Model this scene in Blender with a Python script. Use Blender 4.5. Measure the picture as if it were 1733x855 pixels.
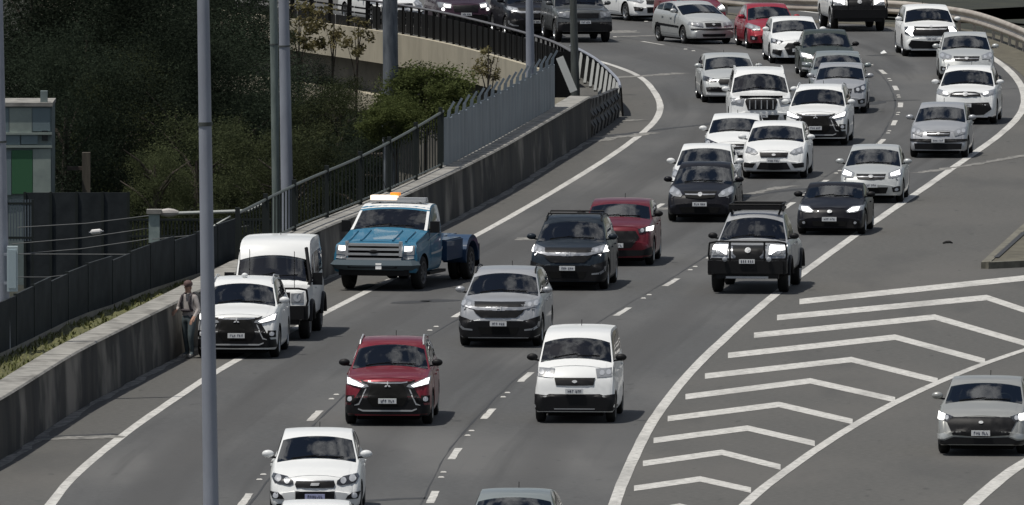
import bpy, bmesh, math, random
from mathutils import Vector, Matrix
from mathutils.bvhtree import BVHTree

R = math.radians
random.seed(11)
scene = bpy.context.scene
for o in list(bpy.data.objects):
    bpy.data.objects.remove(o)
COL = scene.collection

# ------------------------------------------------------------------ camera, sky, sun, exposure
F, YH, CAMH = 24400.0, -905.0, 19.5          # focal length (photo pixels), horizon row, camera height
PITCH = math.atan((427.5 - YH) / F)
cam = bpy.data.cameras.new('camera')
cam.sensor_width = 36.0
cam.lens = 36.0 * F / 1733.0
cam.clip_start, cam.clip_end = 5.0, 6000.0
camo = bpy.data.objects.new('camera', cam)
COL.objects.link(camo)
camo.location = (0, 0, CAMH)
camo.rotation_euler = (math.pi / 2 - PITCH, 0, 0)
scene.camera = camo

SUN = Vector((-0.31, -0.13, 0.94)).normalized()   # towards the sun: near noon, a little left and in front
sun_el = math.asin(SUN.z)
sun_az = math.atan2(SUN.x, SUN.y)
world = bpy.data.worlds.new('World')
scene.world = world
world.use_nodes = True
nt = world.node_tree
for n in list(nt.nodes):
    nt.nodes.remove(n)
wo = nt.nodes.new('ShaderNodeOutputWorld')
bg = nt.nodes.new('ShaderNodeBackground')
bg.inputs['Strength'].default_value = 0.05
sky = nt.nodes.new('ShaderNodeTexSky')
sky.sky_type = 'NISHITA'
sky.sun_disc = False
sky.sun_elevation = sun_el
sky.sun_rotation = sun_az
tc = nt.nodes.new('ShaderNodeTexCoord')
mp = nt.nodes.new('ShaderNodeMapping')
mp.inputs['Scale'].default_value = (1.0, 1.0, 1.9)
no = nt.nodes.new('ShaderNodeTexNoise')
no.inputs['Scale'].default_value = 6.0
no.inputs['Detail'].default_value = 7.0
no.inputs['Roughness'].default_value = 0.62
cr = nt.nodes.new('ShaderNodeValToRGB')
cr.color_ramp.elements[0].position = 0.49
cr.color_ramp.elements[0].color = (0, 0, 0, 1)
cr.color_ramp.elements[1].position = 0.63
cr.color_ramp.elements[1].color = (1, 1, 1, 1)
mx = nt.nodes.new('ShaderNodeMixRGB')
mx.inputs['Color2'].default_value = (16.0, 16.3, 16.8, 1)
L = nt.links.new
L(tc.outputs['Generated'], mp.inputs['Vector'])
L(mp.outputs['Vector'], no.inputs['Vector'])
L(no.outputs['Fac'], cr.inputs['Fac'])
L(cr.outputs['Color'], mx.inputs['Fac'])
L(sky.outputs['Color'], mx.inputs['Color1'])
L(mx.outputs['Color'], bg.inputs['Color'])
L(bg.outputs['Background'], wo.inputs['Surface'])

sun = bpy.data.lights.new('sun', 'SUN')
sun.energy = 3.8
sun.angle = R(0.6)
sun.color = (1.0, 0.955, 0.88)
suno = bpy.data.objects.new('sun', sun)
COL.objects.link(suno)
suno.location = (-60, 250, 160)
suno.rotation_euler = SUN.to_track_quat('Z', 'Y').to_euler()

scene.view_settings.view_transform = 'Standard'
scene.view_settings.look = 'None'
scene.view_settings.exposure = 0.0
scene.view_settings.gamma = 1.0
scene.cycles.max_bounces = 6

# ------------------------------------------------------------------ helpers
def G(px, py, z=0.0):
    """the place at height z that the photo shows at pixel (px, py)"""
    dx = px - 866.5
    v = 427.5 - py
    dy = F * math.cos(PITCH) + v * math.sin(PITCH)
    dz = -F * math.sin(PITCH) + v * math.cos(PITCH)
    t = (z - CAMH) / dz
    return Vector((dx * t, dy * t, z))

def at(px, py, D):
    """the place at distance D (along y) seen at pixel (px, py)"""
    dx = px - 866.5
    v = 427.5 - py
    dy = F * math.cos(PITCH) + v * math.sin(PITCH)
    dz = -F * math.sin(PITCH) + v * math.cos(PITCH)
    t = D / dy
    return Vector((dx * t, D, CAMH + dz * t))

def proj(p):
    fy = p.y * math.cos(PITCH) - (p.z - CAMH) * math.sin(PITCH)
    up = p.y * math.sin(PITCH) + (p.z - CAMH) * math.cos(PITCH)
    return 866.5 + F * p.x / fy, 427.5 - F * up / fy

def tag(o, label=None, cat=None, group=None, kind=None):
    if label: o['label'] = label
    if cat: o['category'] = cat
    if group: o['group'] = group
    if kind: o['kind'] = kind
    return o

def thing(name, label, cat, loc=(0, 0, 0), rz=0.0, group=None):
    o = bpy.data.objects.new(name, None)
    COL.objects.link(o)
    o.empty_display_size = 0.3
    o.location = loc
    o.rotation_euler = (0, 0, rz)
    return tag(o, label, cat, group)

def sharpen(me, ang=32):
    bm = bmesh.new(); bm.from_mesh(me)
    a = R(ang)
    for f in bm.faces: f.smooth = True
    for e in bm.edges:
        if len(e.link_faces) == 2:
            e.smooth = e.calc_face_angle(0.0) < a
    bm.to_mesh(me); bm.free()

def mesh_obj(name, me, parent=None, loc=None, mats=()):
    for m in mats:
        me.materials.append(m)
    o = bpy.data.objects.new(name, me)
    COL.objects.link(o)
    if parent: o.parent = parent
    if loc is not None: o.location = loc
    return o

class MB:
    """collects boxes, tubes and sheets; build() links them as ONE mesh object"""
    def __init__(s):
        s.v = []; s.f = []; s.m = []
    def add(s, vs, fs, m=0):
        b = len(s.v)
        s.v += [tuple(p) for p in vs]
        s.f += [tuple(b + i for i in f) for f in fs]
        s.m += [m] * len(fs)
    def box(s, c, d, m=0, rz=0.0, mat=None):
        hx, hy, hz = d[0] / 2, d[1] / 2, d[2] / 2
        vs = [Vector((x, y, z)) for x in (-hx, hx) for y in (-hy, hy) for z in (-hz, hz)]
        M = mat if mat is not None else Matrix.Rotation(rz, 3, 'Z')
        vs = [M @ p + Vector(c) for p in vs]
        s.add(vs, [(0, 1, 3, 2), (4, 6, 7, 5), (0, 4, 5, 1), (2, 3, 7, 6), (0, 2, 6, 4), (1, 5, 7, 3)], m)
    def bar(s, p, q, w, h, m=0):
        """square bar from p to q, w across, h up"""
        p, q = Vector(p), Vector(q)
        d = (q - p)
        if d.length < 1e-6: return
        d.normalize()
        up = Vector((0, 0, 1)) if abs(d.z) < 0.95 else Vector((0, 1, 0))
        sd = d.cross(up).normalized(); u2 = sd.cross(d)
        vs = []
        for e in (p, q):
            for a, b in ((-1, -1), (1, -1), (1, 1), (-1, 1)):
                vs.append(e + sd * a * w / 2 + u2 * b * h / 2)
        s.add(vs, [(0, 1, 2, 3), (7, 6, 5, 4), (0, 4, 5, 1), (1, 5, 6, 2), (2, 6, 7, 3), (3, 7, 4, 0)], m)
    def tube(s, pts, r, n=8, m=0, cap=True):
        pts = [Vector(p) for p in pts]
        rr = r if isinstance(r, (list, tuple)) else [r] * len(pts)
        b = len(s.v); k = len(pts)
        ref = None
        for i, p in enumerate(pts):
            d = (pts[min(i + 1, k - 1)] - pts[max(i - 1, 0)])
            if d.length < 1e-9: d = Vector((0, 0, 1))
            d.normalize()
            if ref is None:
                ref = Vector((0, 0, 1)) if abs(d.z) < 0.9 else Vector((1, 0, 0))
            a = d.cross(ref).normalized(); c = d.cross(a).normalized()
            ref = a.cross(d)
            for j in range(n):
                t = 2 * math.pi * j / n
                s.v.append(tuple(p + (a * math.cos(t) + c * math.sin(t)) * rr[i]))
        for i in range(k - 1):
            for j in range(n):
                j2 = (j + 1) % n
                s.f.append((b + i * n + j, b + i * n + j2, b + (i + 1) * n + j2, b + (i + 1) * n + j)); s.m.append(m)
        if cap:
            s.f.append(tuple(b + j for j in range(n))); s.m.append(m)
            s.f.append(tuple(b + (k - 1) * n + j for j in reversed(range(n)))); s.m.append(m)
    def lathe_x(s, prof, n=24, m=0, c=(0, 0, 0)):
        """profile of (x, radius) turned about the x axis"""
        b = len(s.v)
        for x, r in prof:
            for j in range(n):
                t = 2 * math.pi * j / n
                s.v.append((c[0] + x, c[1] + r * math.cos(t), c[2] + r * math.sin(t)))
        for i in range(len(prof) - 1):
            for j in range(n):
                j2 = (j + 1) % n
                s.f.append((b + i * n + j, b + i * n + j2, b + (i + 1) * n + j2, b + (i + 1) * n + j)); s.m.append(m)
    def ball(s, c, r, m=0, nu=10, nv=7):
        rx, ry, rz = r if isinstance(r, (tuple, list)) else (r, r, r)
        b = len(s.v)
        for i in range(nv + 1):
            ph = math.pi * i / nv
            for j in range(nu):
                t = 2 * math.pi * j / nu
                s.v.append((c[0] + rx * math.sin(ph) * math.cos(t), c[1] + ry * math.sin(ph) * math.sin(t), c[2] + rz * math.cos(ph)))
        for i in range(nv):
            for j in range(nu):
                j2 = (j + 1) % nu
                s.f.append((b + i * nu + j, b + (i + 1) * nu + j, b + (i + 1) * nu + j2, b + i * nu + j2)); s.m.append(m)
    def mesh(s, name, mats, ang=32):
        me = bpy.data.meshes.new(name)
        me.from_pydata(s.v, [], s.f)
        for mt in mats: me.materials.append(mt)
        me.polygons.foreach_set('material_index', s.m)
        bm = bmesh.new(); bm.from_mesh(me)
        bmesh.ops.remove_doubles(bm, verts=bm.verts, dist=1e-5)
        bmesh.ops.recalc_face_normals(bm, faces=bm.faces)
        bm.to_mesh(me); bm.free()
        sharpen(me, ang)
        return me
    def build(s, name, mats, parent=None, loc=None, ang=32):
        if not isinstance(mats, (list, tuple)): mats = [mats]
        return mesh_obj(name, s.mesh(name, mats, ang), parent, loc)

def flat(name, pts, z, mat, kind='structure', uv=None):
    """a flat sheet with the outline pts"""
    bm = bmesh.new()
    f = bm.faces.new([bm.verts.new((p[0], p[1], z)) for p in pts])
    if f.normal.z == 0: f.normal_update()
    if f.normal.z < 0: f.normal_flip()
    bmesh.ops.triangulate(bm, faces=[f])
    me = bpy.data.meshes.new(name); bm.to_mesh(me); bm.free()
    o = mesh_obj(name, me, mats=[mat])
    if kind: o['kind'] = kind
    return o

# --- polylines on the ground
def catmull(P, step=1.5):
    P = [Vector(p) for p in P]
    out = []
    for i in range(len(P) - 1):
        p0, p1, p2, p3 = P[max(i - 1, 0)], P[i], P[i + 1], P[min(i + 2, len(P) - 1)]
        n = max(2, int((p2 - p1).length / step))
        for k in range(n):
            t = k / n
            out.append(0.5 * ((2 * p1) + (-p0 + p2) * t + (2 * p0 - 5 * p1 + 4 * p2 - p3) * t * t + (-p0 + 3 * p1 - 3 * p2 + p3) * t ** 3))
    out.append(P[-1].copy())
    return out

def smooth_path(pix, z=0.0, step=1.5):
    return catmull([G(x, y, z) for x, y in pix], step)

def arc(P):
    s = [0.0]
    for a, b in zip(P, P[1:]):
        s.append(s[-1] + (b - a).length)
    return s

def along(P, S, d):
    d = min(max(d, 0.0), S[-1])
    lo, hi = 0, len(S) - 1
    while hi - lo > 1:
        m = (lo + hi) // 2
        if S[m] <= d: lo = m
        else: hi = m
    t = (d - S[lo]) / max(1e-9, S[hi] - S[lo])
    tg = (P[hi] - P[lo]).normalized()
    return P[lo].lerp(P[hi], t), tg

def left_of(t):          # left of a path that runs away from the camera
    return Vector((-t.y, t.x, 0)).normalized()

def offset(P, d):
    """the path moved d metres to its left"""
    out = []
    for i, p in enumerate(P):
        t = (P[min(i + 1, len(P) - 1)] - P[max(i - 1, 0)])
        t.z = 0
        out.append(p + left_of(t.normalized()) * d)
    return out

def find_px(P, px):
    """arc length at which the path passes image column px (first crossing)"""
    S = arc(P)
    for i in range(len(P) - 1):
        a, b = proj(P[i])[0], proj(P[i + 1])[0]
        if (a - px) * (b - px) <= 0 and a != b:
            return S[i] + (S[i + 1] - S[i]) * (px - a) / (b - a)
    return S[-1] if abs(proj(P[-1])[0] - px) < abs(proj(P[0])[0] - px) else 0.0

def sub_path(P, d0, d1, step=0.6):
    S = arc(P)
    n = max(1, int((d1 - d0) / step))
    return [along(P, S, d0 + (d1 - d0) * i / n)[0] for i in range(n + 1)]

def ribbon(mb, P, w, z, m=0, jit=0.0):
    """flat painted strip of width w along P"""
    vs, fs = [], []
    for i, p in enumerate(P):
        t = (P[min(i + 1, len(P) - 1)] - P[max(i - 1, 0)]); t.z = 0
        n = left_of(t.normalized())
        a = w / 2 + random.uniform(-jit, jit)
        b = w / 2 + random.uniform(-jit, jit)
        vs += [(p.x + n.x * a, p.y + n.y * a, z), (p.x - n.x * b, p.y - n.y * b, z)]
    for i in range(len(P) - 1):
        fs.append((2 * i, 2 * i + 1, 2 * i + 3, 2 * i + 2))
    mb.add(vs, fs, m)

def extrude_path(mb, P, prof, m=0, caps=True):
    """sweep a profile of (left offset, z) along the path"""
    b = len(mb.v); n = len(prof)
    for i, p in enumerate(P):
        t = (P[min(i + 1, len(P) - 1)] - P[max(i - 1, 0)]); t.z = 0
        nl = left_of(t.normalized())
        for d, z in prof:
            mb.v.append((p.x + nl.x * d, p.y + nl.y * d, p.z + z))
    for i in range(len(P) - 1):
        for j in range(n):
            j2 = (j + 1) % n
            mb.f.append((b + i * n + j, b + i * n + j2, b + (i + 1) * n + j2, b + (i + 1) * n + j)); mb.m.append(m)
    if caps:
        mb.f.append(tuple(b + j for j in range(n))); mb.m.append(m)
        mb.f.append(tuple(b + (len(P) - 1) * n + j for j in reversed(range(n)))); mb.m.append(m)

# ------------------------------------------------------------------ materials
def mat(name, col, rough=0.6, metal=0.0, coat=0.0, noise=None, bump=0.0, spec=0.5, emit=0.0, scale=6.0, stretch=(1, 1, 1), detail=6.0, contrast=(0.35, 0.65), ecol=None):
    m = bpy.data.materials.new(name)
    m.use_nodes = True
    t = m.node_tree
    b = t.nodes['Principled BSDF']
    b.inputs['Base Color'].default_value = (*col, 1)
    b.inputs['Roughness'].default_value = rough
    b.inputs['Metallic'].default_value = metal
    b.inputs['Coat Weight'].default_value = coat
    b.inputs['Coat Roughness'].default_value = 0.04
    b.inputs['Specular IOR Level'].default_value = spec
    if emit:
        b.inputs['Emission Color'].default_value = (*(ecol or col), 1)
        b.inputs['Emission Strength'].default_value = emit
    if noise or bump:
        tc = t.nodes.new('ShaderNodeTexCoord')
        mp = t.nodes.new('ShaderNodeMapping')
        mp.inputs['Scale'].default_value = stretch
        nz = t.nodes.new('ShaderNodeTexNoise')
        nz.inputs['Scale'].default_value = scale
        nz.inputs['Detail'].default_value = detail
        nz.inputs['Roughness'].default_value = 0.6
        t.links.new(tc.outputs['Object'], mp.inputs['Vector'])
        t.links.new(mp.outputs['Vector'], nz.inputs['Vector'])
        if noise:
            r = t.nodes.new('ShaderNodeValToRGB')
            r.color_ramp.elements[0].position = contrast[0]
            r.color_ramp.elements[1].position = contrast[1]
            r.color_ramp.elements[0].color = (*noise, 1)
            r.color_ramp.elements[1].color = (*col, 1)
            t.links.new(nz.outputs['Fac'], r.inputs['Fac'])
            t.links.new(r.outputs['Color'], b.inputs['Base Color'])
        if bump:
            bp = t.nodes.new('ShaderNodeBump')
            bp.inputs['Strength'].default_value = bump
            bp.inputs['Distance'].default_value = 0.03
            t.links.new(nz.outputs['Fac'], bp.inputs['Height'])
            t.links.new(bp.outputs['Normal'], b.inputs['Normal'])
    return m

def mix_noise(m, col2, scale, lo, hi, stretch=(1, 1, 1), amount=1.0, coord='Object', detail=5.0):
    """lay a second, noise-shaped colour over a material (stains, wear)"""
    t = m.node_tree
    b = t.nodes['Principled BSDF']
    inp = b.inputs['Base Color']
    tc = t.nodes.new('ShaderNodeTexCoord'); mp = t.nodes.new('ShaderNodeMapping')
    mp.inputs['Scale'].default_value = stretch
    nz = t.nodes.new('ShaderNodeTexNoise')
    nz.inputs['Scale'].default_value = scale; nz.inputs['Detail'].default_value = detail
    r = t.nodes.new('ShaderNodeMapRange')
    r.inputs['From Min'].default_value = lo; r.inputs['From Max'].default_value = hi
    r.inputs['To Max'].default_value = amount
    x = t.nodes.new('ShaderNodeMixRGB')
    t.links.new(tc.outputs[coord], mp.inputs['Vector']); t.links.new(mp.outputs['Vector'], nz.inputs['Vector'])
    t.links.new(nz.outputs['Fac'], r.inputs['Value']); t.links.new(r.outputs['Result'], x.inputs['Fac'])
    if inp.is_linked:
        t.links.new(inp.links[0].from_socket, x.inputs['Color1'])
    else:
        x.inputs['Color1'].default_value = inp.default_value
    x.inputs['Color2'].default_value = (*col2, 1)
    t.links.new(x.outputs['Color'], inp)
    return m

ASPH = mat('asphalt', (0.092, 0.090, 0.084), 0.9, noise=(0.066, 0.065, 0.061), bump=0.25, scale=7.0, detail=10)
mix_noise(ASPH, (0.105, 0.100, 0.092), 0.22, 0.45, 0.72, stretch=(1, 0.35, 1), amount=0.7)
mix_noise(ASPH, (0.050, 0.050, 0.049), 0.5, 0.56, 0.72, stretch=(1, 0.16, 1), amount=0.6)
mix_noise(ASPH, (0.035, 0.035, 0.034), 2.4, 0.66, 0.73, stretch=(1.2, 0.3, 1), amount=0.6)

# the carriageway: the same asphalt with worn wheel tracks that follow the lanes (u across, v along)
LANE = mat('carriageway_asphalt', (0.080, 0.081, 0.081), 0.88, noise=(0.056, 0.057, 0.057), bump=0.22, scale=7.0, detail=10)
mix_noise(LANE, (0.106, 0.105, 0.102), 0.25, 0.46, 0.66, stretch=(1, 0.22, 1), amount=0.85)
mix_noise(LANE, (0.060, 0.060, 0.060), 0.16, 0.54, 0.60, stretch=(1.5, 0.3, 1), amount=0.45)
mix_noise(LANE, (0.035, 0.035, 0.035), 2.2, 0.66, 0.74, stretch=(1.2, 0.35, 1), amount=0.6)
mix_noise(LANE, (0.040, 0.040, 0.040), 1.0, 0.52, 0.70, stretch=(16, 0.03, 1), amount=0.65, coord='UV')
def wheel_tracks(m):
    t = m.node_tree; b = t.nodes['Principled BSDF']; inp = b.inputs['Base Color']
    tc = t.nodes.new('ShaderNodeTexCoord'); sp = t.nodes.new('ShaderNodeSeparateXYZ')
    t.links.new(tc.outputs['UV'], sp.inputs['Vector'])
    w = t.nodes.new('ShaderNodeMath'); w.operation = 'MULTIPLY'; w.inputs[1].default_value = 2 * math.pi * 3
    t.links.new(sp.outputs['X'], w.inputs[0])
    c = t.nodes.new('ShaderNodeMath'); c.operation = 'COSINE'; t.links.new(w.outputs[0], c.inputs[0])
    r = t.nodes.new('ShaderNodeMapRange'); r.inputs['From Min'].default_value = -1; r.inputs['From Max'].default_value = -0.35
    r.inputs['To Min'].default_value = 0.55; r.inputs['To Max'].default_value = 0.0
    t.links.new(c.outputs[0], r.inputs['Value'])
    x = t.nodes.new('ShaderNodeMixRGB')
    t.links.new(r.outputs['Result'], x.inputs['Fac'])
    t.links.new(inp.links[0].from_socket, x.inputs['Color1'])
    x.inputs['Color2'].default_value = (0.052, 0.051, 0.050, 1)
    t.links.new(x.outputs['Color'], inp)
wheel_tracks(LANE)

LINE = mat('road_paint', (0.56, 0.55, 0.52), 0.7, noise=(0.26, 0.255, 0.24), scale=6, contrast=(0.30, 0.56), detail=9)
mix_noise(LINE, (0.20, 0.195, 0.185), 0.7, 0.50, 0.72, stretch=(1, 0.3, 1), amount=0.55)
mix_noise(LINE, (0.11, 0.11, 0.105), 14.0, 0.62, 0.70, amount=0.8)
CRACK = mat('crack_seal', (0.030, 0.030, 0.030), 0.6)
JOINT = mat('joint_mortar', (0.27, 0.26, 0.24), 0.8, noise=(0.09, 0.09, 0.085), scale=4, contrast=(0.4, 0.6))
CONC = mat('concrete', (0.30, 0.28, 0.235), 0.85, noise=(0.22, 0.205, 0.17), scale=1.4, bump=0.2)
BEAM = mat('bridge_concrete', (0.44, 0.40, 0.31), 0.85, noise=(0.34, 0.31, 0.24), scale=1.3, stretch=(1, 1, 0.4), bump=0.15)
GIRD = mat('shaded_bridge_concrete', (0.16, 0.15, 0.13), 0.85, noise=(0.10, 0.095, 0.085), scale=1.1)  # same concrete as the beam, with the deck's shade put into its colour
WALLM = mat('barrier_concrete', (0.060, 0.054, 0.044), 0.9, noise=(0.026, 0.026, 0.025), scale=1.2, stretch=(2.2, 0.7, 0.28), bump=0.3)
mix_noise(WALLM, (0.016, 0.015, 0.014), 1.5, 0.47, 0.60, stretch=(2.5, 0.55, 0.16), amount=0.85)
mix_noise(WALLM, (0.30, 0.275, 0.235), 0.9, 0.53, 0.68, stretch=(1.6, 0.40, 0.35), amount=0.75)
CAP = mat('coping_concrete', (0.31, 0.30, 0.275), 0.85, noise=(0.19, 0.185, 0.17), scale=2.2, bump=0.2)
mix_noise(CAP, (0.10, 0.095, 0.085), 1.1, 0.56, 0.70, stretch=(1.5, 0.5, 1), amount=0.7)
SOIL = mat('soil', (0.028, 0.030, 0.018), 0.95, noise=(0.012, 0.014, 0.010), scale=0.6, bump=0.4)
DIRT = mat('verge_dirt', (0.125, 0.115, 0.085), 0.95, noise=(0.07, 0.064, 0.047), scale=2.0, bump=0.4)
VERGE = mat('verge_soil', (0.135, 0.130, 0.050), 0.95, noise=(0.060, 0.066, 0.026), scale=3.0, bump=0.5)
GRASS = mat('grass_blades', (0.16, 0.165, 0.055), 0.8, noise=(0.075, 0.09, 0.03), scale=2.0)
GALV = mat('galvanised_steel', (0.33, 0.35, 0.40), 0.5, metal=0.2, noise=(0.26, 0.275, 0.32), scale=3, stretch=(1, 1, 0.3))
POLEG = mat('weathered_pole', (0.20, 0.235, 0.22), 0.55, metal=0.2, noise=(0.13, 0.16, 0.15), scale=3, stretch=(3, 3, 0.5))
POLED = mat('dark_pole', (0.085, 0.095, 0.09), 0.6, noise=(0.05, 0.055, 0.05), scale=3, stretch=(3, 3, 0.6))
POLEB = mat('mottled_pole', (0.15, 0.165, 0.185), 0.6, metal=0.1, noise=(0.06, 0.07, 0.085), scale=2.4, stretch=(3, 3, 0.6))
PALI = mat('fence_steel', (0.20, 0.235, 0.265), 0.5, metal=0.25, noise=(0.13, 0.155, 0.18), scale=1.6, stretch=(2, 2, 0.4))
DFENCE = mat('dark_fence_paint', (0.022, 0.027, 0.026), 0.7, spec=0.2)
PANEL = mat('dark_panel', (0.042, 0.048, 0.052), 0.85, noise=(0.024, 0.028, 0.031), scale=1.5, spec=0.1)
BLACK = mat('black_plastic', (0.009, 0.009, 0.010), 0.55, spec=0.22)
MATTE = mat('matte_black', (0.006, 0.006, 0.006), 0.8, spec=0.2)
TYRE = mat('tyre_rubber', (0.014, 0.014, 0.014), 0.75, spec=0.3)
RIM = mat('alloy', (0.34, 0.35, 0.36), 0.3, metal=0.85)
STEELRIM = mat('steel_rim', (0.10, 0.10, 0.105), 0.5, metal=0.5)
CHROME = mat('chrome', (0.34, 0.35, 0.37), 0.35, metal=0.7)
SILVERP = mat('silver_plastic', (0.42, 0.43, 0.44), 0.45, metal=0.2)
LAMPG = mat('lamp_glass', (0.21, 0.22, 0.235), 0.3, metal=0.0, coat=0.3)
LAMPD = mat('dark_lamp_glass', (0.030, 0.032, 0.037), 0.2, metal=0.1, coat=0.4)
LENS = mat('lamp_lens', (0.36, 0.375, 0.40), 0.3, metal=0.1, coat=0.3)
LIT = mat('lit_or_glint_lamp', (1.0, 0.98, 0.95), 0.3, emit=2.2)  # glow of lit lamps; on some lamps it stands for sun glint
AMBER = mat('amber_lamp', (0.75, 0.25, 0.03), 0.3, emit=0.8)
AMBERL = mat('lit_beacon', (1.0, 0.82, 0.64), 0.3, emit=1.3)
PLATE = mat('plate_white', (0.72, 0.73, 0.73), 0.4)
PLATEB = mat('plate_blue', (0.40, 0.42, 0.62), 0.4)
INK = mat('plate_ink', (0.06, 0.06, 0.09), 0.5)

def glass_mat():
    m = mat('car_glass', (0.008, 0.009, 0.0095), 0.03, spec=0.55)
    m.node_tree.nodes['Principled BSDF'].inputs['IOR'].default_value = 1.5
    return m
GLASS = glass_mat()
def windscreen_mat():
    m = bpy.data.materials.new('windscreen_glass'); m.use_nodes = True
    t = m.node_tree
    for n in list(t.nodes): t.nodes.remove(n)
    out = t.nodes.new('ShaderNodeOutputMaterial'); mixs = t.nodes.new('ShaderNodeMixShader')
    tr = t.nodes.new('ShaderNodeBsdfTransparent'); tr.inputs['Color'].default_value = (.60, .66, .64, 1)
    gl = t.nodes.new('ShaderNodeBsdfGlossy'); gl.inputs['Roughness'].default_value = .02
    fr = t.nodes.new('ShaderNodeFresnel'); fr.inputs['IOR'].default_value = 2.15
    t.links.new(fr.outputs['Fac'], mixs.inputs['Fac']); t.links.new(tr.outputs['BSDF'], mixs.inputs[1]); t.links.new(gl.outputs['BSDF'], mixs.inputs[2])
    t.links.new(mixs.outputs['Shader'], out.inputs['Surface'])
    return m
SCREEN = windscreen_mat()
TRIM = mat('cabin_trim', (0.030, 0.030, 0.031), 0.85, spec=0.2)
SEAT = mat('seat_cloth', (0.045, 0.045, 0.047), 0.9, spec=0.1)
SEATB = mat('seat_cloth_beige', (0.13, 0.12, 0.10), 0.9, spec=0.1)

_paint = {}
def paint(name, col, metal=0.0, rough=0.38):
    if name not in _paint:
        m = mat(name, col, rough, metal=metal, coat=0.45, spec=0.25)
        m.node_tree.nodes['Principled BSDF'].inputs['Coat IOR'].default_value = 1.45
        _paint[name] = m
    return _paint[name]
WHITE = paint('white_paint', (0.71, 0.72, 0.715))
SILVER = paint('silver_paint', (0.37, 0.38, 0.395), 0.4)
PALEG = paint('pale_silver_paint', (0.46, 0.475, 0.47), 0.3)
GREYP = paint('grey_paint', (0.26, 0.29, 0.29), 0.45)
DKBLUE = paint('dark_blue_paint', (0.017, 0.024, 0.033), 0.1)
BLACKP = paint('black_paint', (0.008, 0.008, 0.011), 0.0)
DKGREEN = paint('dark_green_paint', (0.05, 0.062, 0.055), 0.35)
DKPURP = paint('dark_maroon_paint', (0.045, 0.025, 0.038), 0.3)
for m_ in (DKBLUE, BLACKP, DKGREEN, DKPURP):
    b_ = m_.node_tree.nodes['Principled BSDF']; b_.inputs['Coat Weight'].default_value = .2; b_.inputs['Specular IOR Level'].default_value = .12
REDM = paint('dark_red_paint', (0.165, 0.014, 0.024), 0.25)
REDB = paint('bright_red_paint', (0.27, 0.012, 0.026), 0.15)
BLUET = paint('blue_paint', (0.026, 0.140, 0.235), 0.1, 0.5)
BLUED = paint('blue_tray_paint', (0.014, 0.042, 0.095), 0.0, 0.6)

# ================================================================== THE SETTING
WALLB = smooth_path([(-90, 826), (0, 780), (122, 700), (213, 650), (298, 605), (420, 540), (540, 475), (650, 428), (757, 376), (850, 326), (930, 277), (1001, 233)])
BR = smooth_path([(1012, 222), (985, 172), (945, 139), (888, 116), (758, 81), (649, 60), (500, 39), (380, 24), (250, 8), (60, -18)])
LEFTE = smooth_path([(20, 945), (85, 855), (130, 802), (210, 736), (300, 673), (390, 616), (550, 530), (660, 474), (800, 402), (900, 346), (1000, 286), (1060, 246), (1102, 212), (1117, 186), (1110, 160), (1085, 132), (1040, 112), (985, 97), (935, 88), (860, 74), (740, 52), (600, 30), (450, 10)])
RIGHTE = smooth_path([(1020, 930), (1040, 855), (1062, 798), (1102, 718), (1160, 640), (1232, 568), (1318, 494), (1412, 424), (1500, 362), (1562, 320), (1622, 278), (1682, 236), (1718, 204), (1733, 178), (1731, 152), (1714, 126), (1688, 104), (1655, 84), (1600, 62), (1500, 40), (1420, 27), (1340, 17), (1250, 6), (1100, -14)])
GOREE = smooth_path([(1180, 940), (1260, 855), (1323, 803), (1414, 740), (1515, 682), (1632, 629), (1733, 593), (1850, 556)])
RAILP = smooth_path([(1180, 20), (1290, 32), (1360, 36), (1440, 38), (1530, 42), (1612, 52), (1663, 63), (1733, 90), (1790, 125), (1830, 170)])

# --- the ground, one sheet: level with the road on its side, dropping to the railway beyond the wall and bridge
EDGE = WALLB + BR
edge2 = [(p.x, p.y) for p in EDGE]
plat = [(edge2[0][0] - 3, 60)] + edge2 + [(edge2[-1][0], 2500), (900, 2500), (900, 60)]
import numpy as np
EP = np.array(edge2)
def inside_platform(x, y):
    c = False; n = len(plat); j = n - 1
    for i in range(n):
        xi, yi = plat[i]; xj, yj = plat[j]
        if (yi > y) != (yj > y) and x < (xj - xi) * (y - yi) / (yj - yi) + xi: c = not c
        j = i
    return c
def ground_z(x, y):
    d = float(np.min(np.hypot(EP[:, 0] - x, EP[:, 1] - y)))
    if inside_platform(x, y) and d > 2.4:
        return -0.05
    return -6.2 + 0.35 * math.sin(x * 0.7) * math.sin(y * 0.23)
xs = [-1500, -500, -150, -70] + [-46 + 1.2 * i for i in range(56)] + [30, 60, 150, 500, 1500]
ys = [-200, 60, 150, 210] + [250 + 1.5 * i for i in range(240)] + [640, 720, 900, 1300, 2500, 4500]
vs = []
for y in ys:
    for x in xs:
        vs.append((x, y, ground_z(x, y) if (-60 < x < 40 and 240 < y < 640) else (-0.05 if inside_platform(x, y) else -6.2)))
nx = len(xs)
fs = [(j * nx + i, j * nx + i + 1, (j + 1) * nx + i + 1, (j + 1) * nx + i) for j in range(len(ys) - 1) for i in range(nx - 1)]
me = bpy.data.meshes.new('ground'); me.from_pydata(vs, [], fs)
tag(mesh_obj('ground', me, mats=[SOIL]), kind='structure')

# --- asphalt and painted lines
railin = [(p.x, p.y) for p in offset(RAILP, 0.0)]
rp = list(reversed(RAILP))
outline = [(edge2[0][0] - 3.0, 150)] + edge2 + [(edge2[-1][0], 640), (30, 640)] + [(p.x + 0.0, p.y) for p in []]
outline = [(edge2[0][0] - 6.0, 130)] + edge2 + [(edge2[-1][0] + 2, 700), (RAILP[0].x, 700)] + [(p.x, p.y) for p in RAILP] + [(36, RAILP[-1].y - 20), (40, 130)]
flat('road', outline, 0.0, ASPH)

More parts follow.
